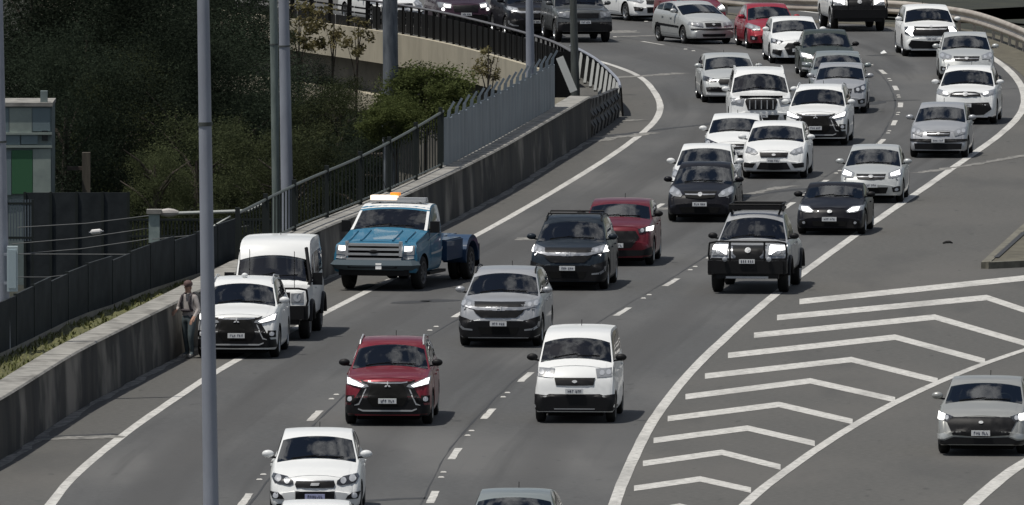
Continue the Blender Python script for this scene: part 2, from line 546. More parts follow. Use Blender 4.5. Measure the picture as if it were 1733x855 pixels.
# the carriageway between the edge lines, with u across and v along it
def match(P, Q, n=260):
    SP, SQ = arc(P), arc(Q)
    return [(along(P, SP, SP[-1] * i / n)[0], along(Q, SQ, SQ[-1] * i / n)[0]) for i in range(n + 1)]
prs = match(LEFTE, RIGHTE)
bm = bmesh.new(); uvl = bm.loops.layers.uv.new('UVMap')
rows = []; v = 0.0
for k, (a, b) in enumerate(prs):
    if k: v += ((prs[k][0] + prs[k][1]) / 2 - (prs[k - 1][0] + prs[k - 1][1]) / 2).length
    rows.append(([bm.verts.new((*(a.lerp(b, i / 12).xy), 0.004)) for i in range(13)], v))
for k in range(len(rows) - 1):
    for i in range(12):
        f = bm.faces.new((rows[k][0][i], rows[k][0][i + 1], rows[k + 1][0][i + 1], rows[k + 1][0][i]))
        for lp, (uu, vv) in zip(f.loops, ((i / 12, rows[k][1]), ((i + 1) / 12, rows[k][1]), ((i + 1) / 12, rows[k + 1][1]), (i / 12, rows[k + 1][1]))):
            lp[uvl].uv = (uu, vv)
me = bpy.data.meshes.new('carriageway'); bm.to_mesh(me); bm.free()
tag(mesh_obj('carriageway', me, mats=[LANE]), kind='structure')

def marking(name, strips, m=LINE, z=0.008):
    mb = MB()
    for P, w in strips: ribbon(mb, P, w, z, jit=0.006)
    return tag(mb.build(name, m), kind='structure')

marking('left_edge_line', [(LEFTE, 0.20)], z=0.008)
marking('right_edge_line', [(RIGHTE, 0.23)], z=0.008)
marking('gore_edge_line', [(GOREE, 0.22)], z=0.008)
RAMPE = smooth_path([(1560, 940), (1640, 858), (1700, 806), (1733, 784), (1800, 745)])
marking('ramp_edge_line', [(RAMPE, 0.30)], z=0.008)

# chevrons painted in the gore
chev = [((1353, 511), (1733, 471), (1850, 462)), ((1315, 538), (1670, 504), (1745, 529)), ((1276, 568), (1582, 537), (1740, 583)),
        ((1232, 602), (1515, 571), (1667, 612)), ((1193, 637), (1441, 609), (1587, 645)), ((1160, 672), (1371, 645), (1515, 677)),
        ((1130, 709), (1318, 685), (1443, 714)), ((1106, 746), (1265, 725), (1379, 751)), ((1088, 785), (1222, 766), (1321, 791)),
        ((1073, 827), (1185, 811), (1271, 830)), ((1062, 873), (1150, 857), (1222, 874))]
mb = MB()
for a, b, c in chev:
    h = 4.6
    pts = [G(a[0], a[1] - h), G(b[0], b[1] - h), G(c[0], c[1] - h), G(c[0], c[1] + h), G(b[0], b[1] + h), G(a[0], a[1] + h)]
    mb.add([(p.x, p.y, 0.005) for p in pts], [(0, 5, 4, 1), (1, 4, 3, 2)])
tag(mb.build('gore_chevrons', LINE), kind='structure')

# dashed lane lines: 3 m of paint in every 12 m, small reflectors between
LB = smooth_path([(650, 1020), (700, 905), (733, 842), (770, 768), (829, 698), (900, 630), (985, 571), (1075, 515), (1158, 465), (1240, 411), (1320, 358), (1395, 308), (1455, 268), (1495, 237), (1511, 213), (1524, 181), (1516, 150), (1490, 119), (1440, 95), (1370, 78), (1280, 62), (1150, 44), (1000, 26)])
LA = smooth_path([(340, 960), (390, 885), (415, 846), (471, 775), (532, 705), (600, 645), (680, 590), (760, 542), (850, 492), (960, 436), (1060, 382), (1130, 340), (1200, 298), (1265, 254), (1305, 215), (1322, 180), (1312, 145), (1265, 112), (1180, 88), (1060, 66), (940, 50), (800, 30)])
def dashes(name, P, px0):
    S = arc(P); d0 = find_px(P, px0)
    n0 = int(d0 / 12.0)
    mb = MB(); rb = MB(); k = -n0
    while d0 + 12 * k < S[-1] - 3:
        d = d0 + 12 * k
        if d > 2:
            ribbon(mb, sub_path(P, d - 1.6, d + 1.6), 0.15, 0.009, jit=0.01)
        k += 1
    tag(mb.build(name, LINE), kind='structure')
    out = []
    k = -n0
    while d0 + 12 * k + 6 < S[-1] - 1:
        d = d0 + 12 * k + 6
        if d > 1:
            for e in (-0.7, 0.7): out.append(along(P, S, d + e))
        k += 1
    return out
studs = dashes('lane_line', LB, 733) + dashes('lane_line', LA, 415)
mb = MB()
for p, t in studs:
    mb.box((p.x - 0.10, p.y, 0.022), (0.12, 0.10, 0.024), rz=math.atan2(t.y, t.x))
STUD = mb
# seams in the asphalt beside the lane lines and across the lanes
mb = MB()
def crack(pix, w, z=0.0075):
    P = smooth_path(pix, 0.0, 0.8)
    P = [p + Vector((random.uniform(-0.05, 0.05), random.uniform(-0.15, 0.15), 0)) for p in P]
    ribbon(mb, P, w * .6, z, jit=w * 0.3)
ribbon(mb, offset(LB, 0.16), 0.035, 0.0075, jit=0.02)
ribbon(mb, offset(LA, -0.16), 0.035, 0.0075, jit=0.02)
crack([(672, 514), (700, 510), (726, 511), (755, 508)], 1.0)
crack([(60, 744), (110, 739), (205, 735)], 0.5)
crack([(985, 239), (1100, 222), (1240, 206)], 0.7)
crack([(1430, 181), (1500, 172), (1560, 170)], 0.7)
crack([(1060, 205), (1086, 203)], 0.5)
crack([(1262, 334), (1310, 325), (1370, 319)], 0.4)
crack([(1470, 95), (1505, 94)], 0.8)
crack([(620, 848), (730, 843)], 0.5)
crack([(1690, 152), (1733, 149)], 0.2)
tag(mb.build('road_cracks', CRACK), kind='structure')
mb = MB()
def joint(pix, w, z=0.0085):
    ribbon(mb, smooth_path(pix, 0.0, 0.4), w, z, jit=w * 0.3)
joint([(112, 743), (200, 738)], 0.85)
joint([(62, 745), (112, 743)], 0.4)
joint([(1016, 134), (1085, 129), (1155, 124)], 0.6)
joint([(1000, 240), (1060, 231), (1105, 225)], 0.5)
joint([(1268, 329), (1310, 320), (1345, 315)], 0.4)
joint([(1555, 293), (1640, 280), (1733, 264), (1800, 254)], 0.35)
joint([(1050, 205), (1086, 203)], 0.6)
joint([(880, 407), (905, 403)], 0.6)
joint([(1105, 356), (1130, 352)], 0.9)
joint([(1034, 52), (1050, 56)], 1.6)
joint([(1072, 61), (1090, 62)], 1.3)
tag(mb.build('transverse_joints', JOINT), kind='structure')
# gutter along the wall foot
mb = MB(); ribbon(mb, offset(sub_path(WALLB, 0, arc(WALLB)[-1] - 3, 1.2), -0.10), 0.18, 0.006, jit=0.09)
tag(mb.build('gutter', JOINT), kind='structure')

# verge between guardrail and asphalt at the top right
mb = MB(); ribbon(mb, offset(RAILP, -0.25), 1.9, 0.012)
tag(mb.build('dirt_verge', DIRT), kind='structure')
bm = bmesh.new()

# --- the concrete wall on the left
WT = 1.22
w = thing('concrete_wall', 'long stained concrete wall with a pale flat coping along the left shoulder', 'wall', WALLB[40])
def rel(P, o): return [p - Vector(o) for p in P]
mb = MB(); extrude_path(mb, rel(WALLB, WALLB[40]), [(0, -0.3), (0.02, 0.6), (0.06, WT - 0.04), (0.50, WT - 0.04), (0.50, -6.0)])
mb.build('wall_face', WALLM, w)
mb = MB(); S = arc(WALLB); d = 0.0
while d < S[-1] - 0.5:
    e = min(d + 3.6, S[-1])
    extrude_path(mb, rel(sub_path(WALLB, d + 0.02, e - 0.05), WALLB[40]), [(0.0, WT - 0.04), (0.03, WT), (0.60, WT + 0.006), (0.60, WT - 0.04)])
    d = e
mb.build('coping', CAP, w)

# verge behind the wall and the low panel fence beyond it
FL = smooth_path([(-80, 640), (18, 598), (131, 543), (191, 523), (239, 502), (295, 484), (360, 462), (430, 438)], z=1.0)
wb = offset(sub_path(WALLB, 0, find_px(WALLB, 520), 1.5), 0.45)
bm = bmesh.new()
na = 60
SA, SB = arc(wb), arc(FL)
ra = []
for i in range(na + 1):
    a = along(wb, SA, SA[-1] * i / na)[0]; b = along(FL, SB, SB[-1] * i / na)[0]
    ra.append([bm.verts.new((*(a.lerp(b, t).xy), 1.02 + 0.05 * math.sin(i * 1.7 + t * 5))) for t in (0, 0.3, 0.6, 1.0)] + [bm.verts.new((b.x - 1.2, b.y + 0.8, -6.3))])
for i in range(na):
    for j in range(4):
        bm.faces.new((ra[i][j], ra[i + 1][j], ra[i + 1][j + 1], ra[i][j + 1]))
me = bpy.data.meshes.new('grass_verge'); bm.to_mesh(me); bm.free()
tag(mesh_obj('grass_verge', me, mats=[VERGE]), kind='structure')
mb = MB()
for k in range(3000):
    i = random.random(); t = random.random()
    a = along(wb, SA, SA[-1] * i)[0]; b = along(FL, SB, SB[-1] * i)[0]
    p = a.lerp(b, 0.05 + 0.93 * t)
    if math.sin(p.x * 3.1 + p.y * 0.6) + math.sin(p.y * 1.3) < random.uniform(-1.6, 0.9): continue
    h = random.uniform(0.04, 0.12); an = random.uniform(0, 6.28); w2 = random.uniform(0.015, 0.05)
    dx, dy = math.cos(an) * w2, math.sin(an) * w2
    lx, ly = random.uniform(-0.08, 0.08), random.uniform(-0.08, 0.08)
    mb.add([(p.x - dx, p.y - dy, 1.0), (p.x + dx, p.y + dy, 1.0), (p.x + lx, p.y + ly, 1.02 + h)], [(0, 1, 2)])
tag(mb.build('verge_grass', GRASS), kind='stuff')

f = thing('panel_fence', 'low dark fence of stepped solid panels behind the grass verge at left', 'fence', FL[5])
d = 0.0; S = arc(FL); mp_ = MB(); mo = MB(); ml = MB()
while d < S[-1] - 2.5:
    a, _ = along(FL, S, d); b, _ = along(FL, S, d + 3.0)
    top = 2.18 - 0.22 * d / S[-1] + 0.05 * math.sin(d * 0.7)
    mp_.bar(a + Vector((0, 0, (top - 1) / 2 + 0.08)) - FL[5], b + Vector((0, 0, (top - 1) / 2 + 0.08)) - FL[5], 0.05, top - 1 - 0.05)
    ml.bar(a + Vector((0, 0, 0.04)) - FL[5], b + Vector((0, 0, 0.04)) - FL[5], 0.09, 0.14)
    mo = MB(); mo.bar(a + Vector((0, 0, -0.4)) - FL[5], a + Vector((0, 0, top - 0.93)) - FL[5], 0.07, 0.07); mo.build('post', DFENCE, f)
    mp_.build('panel', PANEL, f); mp_ = MB(); ml.build('plinth', CONC, f); ml = MB()
    d += 3.0

# --- fences on top of the wall
pa, pb = find_px(WALLB, 752), find_px(WALLB, 938)
WO = offset(WALLB, 0.50); SW = arc(WO)
def find_o(px, z):
    Q = [Vector((p.x, p.y, z)) for p in WO]
    return find_px(Q, px)
d0, d1 = find_o(752, 1.9), find_o(938, 1.9)
o0 = along(WO, SW, d0)[0]
f = thing('palisade_fence', 'grey steel palisade fence with bent spiked tops standing on the concrete wall', 'fence', (o0.x, o0.y, WT))
mb = MB(); rl = MB(); n = 34
for i in range(n):
    a = along(WO, SW, d0 + (d1 - d0) * i / n)[0] - o0
    b = along(WO, SW, d0 + (d1 - d0) * (i + 0.93) / n)[0] - o0
    t = (b - a).normalized(); nl = left_of(t)
    H1 = 1.50 - (0.05 if i % 2 else 0)
    m1 = (a + b) / 2 - nl * 0.05
    z0, z1 = 0.03, H1 - 0.22
    ins = [a, m1 - t * 0.12, m1 + t * 0.12, b]
    vs = [(p.x, p.y, z0) for p in ins] + [(p.x, p.y, z1) for p in ins]
    bk = [(p.x + nl.x * 0.025, p.y + nl.y * 0.025, z) for z in (z0, z1) for p in ins]
    mb.add(vs + bk, [(0, 1, 5, 4), (1, 2, 6, 5), (2, 3, 7, 6), (9, 8, 12, 13), (10, 9, 13, 14), (11, 10, 14, 15), (4, 5, 13, 12), (5, 6, 14, 13), (6, 7, 15, 14), (0, 4, 12, 8), (7, 3, 11, 15)])
    if i % 2 == 0:      # bent spike leaning out over the road
        c = m1 - nl * 0.01
        e = c - nl * 0.15 + Vector((0.0, 0, z1 + 0.40)); c0 = c + Vector((0, 0, z1 - 0.02)); c1 = c - nl * 0.02 + Vector((0, 0, z1 + 0.18))
        mb.bar(c0, c1, 0.09, 0.09); mb.bar(c1, e, 0.06, 0.06)
mb.build('pales', PALI, f)
for z in (0.25, 1.15):
    rl.bar(Vector((0, 0, z)) + left_of((along(WO, SW, d1)[0] - o0).normalized()) * 0.06, along(WO, SW, d1)[0] - o0 + Vector((0, 0, z)) + left_of((along(WO, SW, d1)[0] - o0).normalized()) * 0.06, 0.05, 0.06)
rl.build('rail', PALI, f)

WO6 = offset(WALLB, 0.52); S6 = arc(WO6)
e0, e1 = find_px([Vector((p.x, p.y, 2.3)) for p in WO6], 402), d0 - 0.1
o1 = along(WO6, S6, e1)[0]
f = thing('railing_fence', 'dark green steel railing with thin upright bars along the wall top', 'fence', (o1.x, o1.y, WT))
def rtop(t): return 1.06 + 0.40 * t * t
br = MB(); pr = MB(); tr = MB(); n = 64; pts = []
for i in range(n + 1):
    t = i / n
    p = along(WO6, S6, e0 + (e1 - e0) * t)[0] - o1
    pts.append(p + Vector((0, 0, rtop(t))))
    mb = MB()
    if i % 9 == 0: mb.bar(p + Vector((0, 0, -0.1)), p + Vector((0, 0, rtop(t) + 0.14)), 0.11, 0.11); mb.build('post', DFENCE, f)
    else: mb.bar(p + Vector((0, 0, 0.1)), p + Vector((0, 0, rtop(t))), 0.032, 0.032); mb.build('bar', DFENCE, f)
tr.tube(pts, 0.035, 6); tr.tube([p + Vector((0, 0, 0.1 - p.z)) for p in pts], 0.025, 6)
tr.build('rail', mat('rail_paint', (0.075, 0.085, 0.075), 0.5), f)

# --- the bridge that carries the road off to the left
i0 = 24
b0 = BR[i0]
br = thing('road_bridge', 'curving concrete road bridge with a pale edge beam and dark railing at top left', 'bridge', (b0.x, b0.y, 0))
BP = rel(BR, b0)
k0 = min(range(len(BR)), key=lambda i: abs(proj(BR[i])[0] - 958))
BPb = BP[k0:]
mb = MB(); extrude_path(mb, BPb, [(0, -0.98), (0, 0.12), (-0.38, 0.12), (-0.38, -0.98)]); mb.build('edge_beam', BEAM, br)
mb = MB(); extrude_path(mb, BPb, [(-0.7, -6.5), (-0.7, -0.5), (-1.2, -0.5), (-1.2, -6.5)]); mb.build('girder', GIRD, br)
SB_ = arc(BPb)
k1 = [i for i in range(len(BPb)) if proj(BPb[i] + b0 + Vector((0, 0, -2)))[0] < 668]
mb = MB(); extrude_path(mb, BPb[k1[0]:], [(0.0, -2.75), (0.0, -2.1), (-0.75, -2.1), (-0.75, -2.75)]); mb.build('bearing_ledge', BEAM, br)
# railing: posts, top rail, dark infill panels above a gap
ra_ = MB(); po = MB(); inf = MB()
RP = offset(BPb, -0.18); SR = arc(RP)
ra_.tube([p + Vector((0, 0, 1.10)) for p in RP], 0.045, 6)
ra_.bar(RP[0] + Vector((0, 0, 0.2)), RP[0] + Vector((0, 0, 1.1)), 0.08, 0.08)
d = 0.0; k = 0
dsee = SR[-1]
for i, p in enumerate(RP):
    if proj(p + b0)[0] < 655: dsee = SR[i]; break
while d < SR[-1]:
    p, t = along(RP, SR, d)
    po = MB(); po.bar(p + Vector((0, 0, 0.10)), p + Vector((0, 0, 1.08)), 0.09 if d < dsee else 0.16, 0.09 if d < dsee else 0.16); po.build('railing_post', MATTE, br)
    d += 1.25 if d < dsee else 2.4
d = 0.0
while d < SR[-1] - 1.3:
    lim = 1.2 if d < dsee else 2.4
    a, b = along(RP, SR, d + 0.08)[0], along(RP, SR, d + lim - 0.08)[0]
    h0, h1 = (0.17, 0.93) if d < dsee else (0.12, 0.46)
    inf.bar(a + Vector((0, 0, (h0 + h1) / 2)), b + Vector((0, 0, (h0 + h1) / 2)), 0.03, h1 - h0)
    if d >= dsee:
        for z in (0.62, 0.80): inf.bar(a + Vector((0, 0, z)), b + Vector((0, 0, z)), 0.03, 0.06)
    d += lim
ra_.build('top_rail', mat('rail_grey', (0.115, 0.11, 0.115), 0.45), br); inf.build('railing_panel', MATTE, br)

# --- W-beam guardrail on the outside of the curve, top right
g0 = RAILP[30]
g = thing('guardrail', 'pale steel guardrail on posts around the outside of the bend at top right', 'guardrail', (g0.x, g0.y, 0))
RQ = rel(RAILP, g0)
GP = [(0.00, 0.36), (0.06, 0.42), (0.06, 0.47), (-0.02, 0.56), (-0.02, 0.60), (0.06, 0.69), (0.06, 0.74), (0.0, 0.82), (0.02, 0.82), (0.085, 0.745), (0.085, 0.685), (0.005, 0.60), (0.005, 0.56), (0.085, 0.475), (0.085, 0.415), (0.02, 0.36)]
RAILM = mat('guardrail_steel', (0.50, 0.46, 0.40), 0.5, metal=0.25, noise=(0.36, 0.31, 0.27), scale=1.2)
mb = MB(); extrude_path(mb, RQ, [(-d_, z) for d_, z in GP]); mb.build('beam', RAILM, g, ang=60)
mb = MB(); S = arc(RQ); d = 0.5
while d < S[-1]:
    p, t = along(RQ, S, d)
    mb = MB(); mb.bar(p + Vector((0, 0, -0.05)) + left_of(t) * 0.08, p + Vector((0, 0, 0.74)) + left_of(t) * 0.08, 0.10, 0.12); mb.build('post', RAILM, g); d += 2.5
# dark wall with a light rail beyond the guardrail
BK = offset(RAILP, 3.2); k0_ = 12
g = thing('dark_barrier', 'dark barrier wall with a thin light rail beyond the guardrail in the top right corner', 'barrier', (g0.x, g0.y, 0))
mb = MB(); extrude_path(mb, rel(BK, g0)[k0_:], [(0, -0.3), (0, 1.30), (0.25, 1.30), (0.25, -0.3)]); mb.build('wall_face', mat('dark_barrier_face', (0.016, 0.017, 0.016), 0.9, noise=(0.009, 0.01, 0.009), scale=2), g)
mb = MB(); mb.tube([p + Vector((0, 0, 1.52)) for p in rel(offset(BK, 0.1), g0)[k0_:]], 0.07, 6)
S = arc(BK)
for dd in range(10, int(S[-1]), 4):
    p = along(rel(offset(BK, 0.1), g0), S, dd)[0]
    mb.bar(p + Vector((0, 0, 1.25)), p + Vector((0, 0, 1.5)), 0.05, 0.05)
mb.build('rail', GALV, g)
# darker lower ground beyond that barrier
mb = MB(); ribbon(mb, offset(RAILP, 14.0), 20.0, 0.03)
tag(mb.build('dark_slope', SOIL), kind='structure')

# --- the tight dark guardrail where the wall meets the bridge
CE = smooth_path([(1049, 197), (1046, 186), (1032, 170), (1010, 150), (988, 136), (966, 125)], step=0.4)
c0 = CE[0]
g = thing('end_guardrail', 'short dark buckled guardrail with leaning ribs at the end of the concrete wall', 'guardrail', (c0.x, c0.y, 0))
CQ = rel(CE, c0)
mb = MB(); mb.tube([p + Vector((0, 0, 0.90)) for p in CQ], 0.045, 6); mb.build('rail', GALV, g)
mb = MB(); extrude_path(mb, CQ, [(-0.06, 0.0), (-0.02, 0.84), (-0.06, 0.84), (-0.12, 0.0)]); mb.build('skirt', MATTE, g)
RIBM = mat('grey_rib', (0.17, 0.18, 0.18), 0.55, metal=0.2)
S = arc(CQ)
for i in range(11):
    p, t = along(CQ, S, S[-1] * (i + 0.25) / 11.0)
    nl = left_of(t)
    mb = MB(); mb.bar(p + nl * 0.16 + Vector((0, 0, 0.02)), p + nl * 0.02 + t * 0.5 + Vector((0, 0, 0.84)), 0.09, 0.09); mb.build('rib', RIBM, g)
mb = MB()
pts = catmull([G(1002, 232) - c0, G(1024, 217) - c0, G(1049, 198) - c0], 0.7)
for i, p in enumerate(pts[:-1]):
    q = pts[i + 1]; h = 1.12 - 0.28 * i / len(pts); k = 0.06 * (i % 2)
    nl = left_of((q - p).normalized())
    prof = [(k, 0.0), (-0.05 + k, 0.30), (0.05, 0.45), (-0.05 + k, 0.62), (0.05, 0.75), (k, h), (0.16, h), (0.16, 0.0)]
    extrude_path(mb, [p, q], prof)
mb.build('terminal', mat('terminal_steel', (0.050, 0.050, 0.052), 0.65, metal=0.2, noise=(0.012, 0.012, 0.012), scale=2.2, bump=0.8, contrast=(0.42, 0.56)), g)
# white board leaning behind the wall end
wbp = at(958, 126, G(972, 152, 1.2).y + 1.0)
g = thing('leaning_board', 'narrow white board leaning beside the dark pole at the end of the palisade fence', 'board', (wbp.x, wbp.y, wbp.z))
mb = MB(); pA, pB = at(947, 97, wbp.y) - wbp, at(971, 155, wbp.y) - wbp
mb.bar(pA, pB, 0.05, 0.22); mb.build('board', mat('white_board', (0.66, 0.66, 0.62), 0.6), g)
mb = MB(); mb.bar(pA + Vector((0.10, 0.06, 0)), pB + Vector((0.10, 0.06, 0)), 0.06, 0.06); mb.build('batten', POLED, g)
g = thing('dark_gate', 'black panel between the palisade fence and the leaning white board', 'panel', at(950, 158, wbp.y + 0.8))
mb = MB(); mb.box((0, 0, 0.55), (0.55, 0.05, 1.35)); mb.build('panel', MATTE, g)
mb = MB(); mb.box((-0.25, -0.03, 0.5), (0.05, 0.05, 1.5)); mb.build('post', DFENCE, g)

# --- traffic island at the right edge
isl = [G(1668, 455), G(1733, 395), G(1850, 300), G(1900, 300), G(1900, 446), G(1733, 452)]
i0 = isl[0]
mb = MB()
vs = [(p.x - i0.x, p.y - i0.y, 0.14) for p in isl] + [(p.x - i0.x, p.y - i0.y, -0.02) for p in isl]
n = len(isl)
mb.add(vs, [tuple(range(n))] + [(i, (i + 1) % n, n + (i + 1) % n, n + i) for i in range(n)])
g = thing('traffic_island', 'kerbed wedge of brown dirt at the right edge above the chevrons', 'traffic island', (i0.x, i0.y, 0))
mb.build('dirt', DIRT, g)
mb = MB()
for a, b in ((isl[0], isl[1]), (isl[1], isl[2]), (isl[5], isl[0]), (isl[4], isl[5])):
    mb.bar(a - i0 + Vector((0, 0, 0.07)), b - i0 + Vector((0, 0, 0.07)), 0.22, 0.185)
mb.build('kerb', mat('kerb_concrete', (0.18, 0.17, 0.135), 0.85, noise=(0.10, 0.095, 0.075), scale=3), g)
mb = MB(); mb.bar(G(1686, 447) - i0 + Vector((0, 0, 0.16)), G(1733, 404) - i0 + Vector((0, 0, 0.16)), 0.12, 0.02); mb.build('groove', CRACK, g)

# ------------------------------------------------------------------ poles
def pole(name, label, px_top, px_bot, py_bot, D, w_top, w_bot, m, z0=None, ztop=None, rings=(), cat='pole', cap=True):
    """a round pole seen from (px_top, 0) to (px_bot, py_bot) at distance D"""
    a, b = at(px_top, 0, D), at(px_bot, py_bot, D)
    s = D / F
    d = (a - b).normalized()
    zg = z0 if z0 is not None else 0.0
    base = b - d * ((b.z - zg) / d.z)
    top = a + d * ((ztop if ztop else 3.0) / d.z)
    r0, r1 = w_bot * s / 2, w_top * s / 2
    rb = r0 + (r0 - r1) * (b.z - zg) / max(0.5, (a.z - b.z)) * 0.5
    o = thing(name, label, cat, base)
    mb = MB(); mb.tube([base - base, b - base, a - base, top - base], [rb, r0, r1, r1 * 0.9], 14)
    mb.build('shaft', m, o)
    mb = MB(); mb.box((0, 0, 0.02), (rb * 4, rb * 4, 0.04)); mb.build('base_plate', m, o)
    for y in rings:
        c = at(px_top + (px_bot - px_top) * y / py_bot, y, D) - base
        r = (r1 + (r0 - r1) * y / py_bot) * 1.12
        mb = MB(); mb.tube([c - d * 0.02, c + d * 0.02], r, 14); mb.build('clamp_band', POLED, o)
    return o
pole('street_lamp_pole', 'tall pale grey tapered steel pole in the foreground in front of the white suv', 344, 357, 855, 150.0, 21, 27, GALV, rings=(210,), cat='pole')
pole('steel_pole', 'greenish grey slim pole, left of the close pair behind the wall', 463, 468, 392, 392.0, 14, 14, POLEG, z0=-6.0, rings=(75,))
pole('steel_pole', 'thick lavender grey pole, right of the close pair behind the wall', 480, 487, 395, 386.0, 18, 22, GALV, z0=-6.0, rings=(78,))
pole('signal_mast', 'mottled dark blue grey mast rising from behind the green bush', 660, 662, 240, 446.0, 26, 27, POLEB, z0=-6.0, cat='mast')
pole('steel_pole', 'plain grey pole standing behind the palisade fence', 896, 898, 150, 452.0, 13, 16, GALV, z0=-6.0)
pole('steel_pole', 'dark greenish pole standing at the end of the concrete wall', 970, 974, 152, 446.0, 12, 15, POLED, z0=-0.05)
lp = pole('steel_pole', 'grey pole cut by the left edge of the picture beside a pale box', -3, 6, 640, 300.0, 16, 27, GALV, z0=-0.5, rings=(240, 622))
p = at(21, 455, 299.7)
o = thing('equipment_box', 'pale slim equipment box fixed to the grey pole at the left edge', 'box', p)
mb = MB(); mb.box((0, 0, 0), (0.22, 0.22, 0.94)); mb.build('cabinet', mat('pale_box', (0.42, 0.50, 0.52), 0.5), o)
mb = MB(); mb.box((0.0, -0.12, 0), (0.16, 0.02, 0.80)); mb.build('door', mat('pale_door', (0.36, 0.44, 0.47), 0.5), o)
mb = MB(); mb.box((-0.13, 0, 0.3), (0.1, 0.06, 0.05)); mb.box((-0.13, 0, -0.3), (0.1, 0.06, 0.05)); mb.build('bracket', GALV, o)
# pipes and small platforms behind the dark railing under the mast
p = at(655, 290, 450.0)
o = thing('signal_platform', 'rusty steel service platform with thin pipes under the mottled mast', 'platform', p)
RUST = mat('rusty_steel', (0.11, 0.085, 0.07), 0.8, noise=(0.05, 0.04, 0.035), scale=4)
for y, w in ((261, 46), (297, 58)):
    q = at(645, y, 450.0) - p
    mb = MB(); mb.box(q, (w / 54, 0.8, 0.05)); mb.build('deck', RUST, o)
mb = MB()
for x in (649, 655, 661): mb.tube([at(x, 262, 450) - p, at(x - 2, 150, 450) - p], 0.028, 6)
mb.build('pipe', GALV, o)
mb = MB()
for x in (625, 640, 666): mb.tube([at(x, 262, 450) - p, at(x, 298, 450) - p], 0.04, 6)
q = at(645, 298, 450); mb.tube([q - p, Vector((q.x, q.y, -6)) - p], 0.14, 8)
mb.build('leg', RUST, o)
mb = MB(); mb.box(at(650, 281, 450.3) - p, (0.8, 0.5, 0.55)); mb.build('equipment', RUST, o)

# ------------------------------------------------------------------ railway equipment behind the fence, left
D0 = 400.0
p = at(261, 418, D0)
o = thing('catenary_mast', 'pale concrete stub mast carrying a long horizontal catenary arm', 'mast', (p.x, p.y, -6.0))
base = Vector((p.x, p.y, -6.0))
PALEC = mat('pale_mast', (0.30, 0.36, 0.34), 0.7, noise=(0.2, 0.25, 0.24), scale=4)
mb = MB(); mb.bar(Vector((0, 0, 0)), at(261, 360, D0) - base, 0.30, 0.30); mb.build('post', PALEC, o)
mb = MB(); mb.box(at(261, 358, D0) - base, (0.42, 0.40, 0.12)); mb.build('cap', CAP, o)
mb = MB(); mb.tube([at(300, 361, D0) - base, at(420, 357, D0) - base, at(455, 340, D0) - base], 0.045, 8); mb.tube([at(325, 404, D0) - base, at(390, 366, D0) - base], 0.03, 6)
mb.build('arm', mat('arm_steel', (0.42, 0.44, 0.42), 0.5, metal=0.3), o)
mb = MB(); a, b = at(268, 360, D0) - base, at(302, 360, D0) - base
mb.tube([a, a.lerp(b, 0.2), a.lerp(b, 0.5), a.lerp(b, 0.8), b], [0.05, 0.10, 0.13, 0.10, 0.05], 10); mb.build('insulator', mat('insulator', (0.40, 0.38, 0.36), 0.4), o)
wires = [((30, 385), (261, 364)), ((20, 413), (261, 385)), ((20, 431), (255, 404)), ((15, 430), (420, 424)), ((20, 469), (140, 462)), ((300, 410), (470, 420)), ((380, 424), (520, 380)), ((258, 405), (420, 382))]
for a, b in wires:
    A, B = at(a[0], a[1], D0 - 1), at(b[0], b[1], D0 + 1)
    m_ = (A + B) / 2 + Vector((0, 0, -0.06))
    mb = MB(); mb.tube([A - A, m_ - A, B - A], 0.013, 5)
    w_ = tag(mb.build('overhead_wire', mat('wire', (0.16, 0.165, 0.165), 0.5) if 'wire' not in bpy.data.materials else bpy.data.materials['wire'], loc=A), 'thin grey overhead wire strung in front of the dark railway fences', 'wire', 'overhead wires')
p = at(163, 393, D0)
o = thing('wire_weight', 'white sausage shaped insulator hanging on a wire before the dark fence', 'insulator', p)
mb = MB(); mb.tube([Vector((-0.16, 0, -0.01)), Vector((-0.12, 0, 0)), Vector((0.1, 0, 0.02)), Vector((0.16, 0, 0.03))], [0.03, 0.075, 0.075, 0.03], 10); mb.build('body', mat('white_ceramic', (0.62, 0.61, 0.60), 0.4), o)
mb = MB(); mb.tube([Vector((-0.2, 0, -0.01)), Vector((0.2, 0, 0.03))], 0.015, 6); mb.build('clamp', GALV, o)

# far dark fence and the bluish palisade beside the hut
p = at(130, 422, 445)
o = thing('boundary_fence', 'tall dark solid fence standing below the trees at far left', 'fence', (p.x, p.y, -6.2))
z1 = at(130, 326, 445).z + 6.2
mb = MB(); mb.box((0, 0, z1 / 2), (3.2, 0.08, z1)); mb.build('panel', PANEL, o)
mb = MB()
for i in range(5):
    mb = MB(); mb.box((-1.6 + i * 0.8, -0.06, z1 / 2), (0.08, 0.06, z1 + 0.05)); mb.build('post', DFENCE, o)
p = at(340, 440, 432)
o = thing('track_fence', 'dark mesh of low railway fences behind the foreground pole', 'fence', (p.x, p.y, -6.2))
mb = MB(); zt = at(340, 372, 432).z + 6.2
for i in range(40): mb.bar(Vector((-2.2 + i * 0.11, 0, 0)), Vector((-2.2 + i * 0.11, 0, zt)), 0.05, 0.03)
mb.build('bars', DFENCE, o)
mb = MB()
for z in (zt, zt - 0.5, zt - 1.0): mb.bar(Vector((-2.2, 0, z)), Vector((2.2, 0, z)), 0.06, 0.06)
mb.build('rail', DFENCE, o)
p = at(33, 410, 440)
o = thing('steel_gate', 'small bluish steel gate of upright bars below the green and white hut', 'gate', (p.x, p.y, -6.2))
zt = at(33, 338, 440).z + 6.2; zb_ = at(33, 408, 440).z + 6.2
mb = MB()
for i in range(9): mb.box((-0.36 + i * 0.09, 0, (zt + zb_) / 2), (0.05, 0.03, zt - zb_))
mb.build('bars', mat('blue_steel', (0.115, 0.14, 0.16), 0.5, metal=0.2), o)
mb = MB()
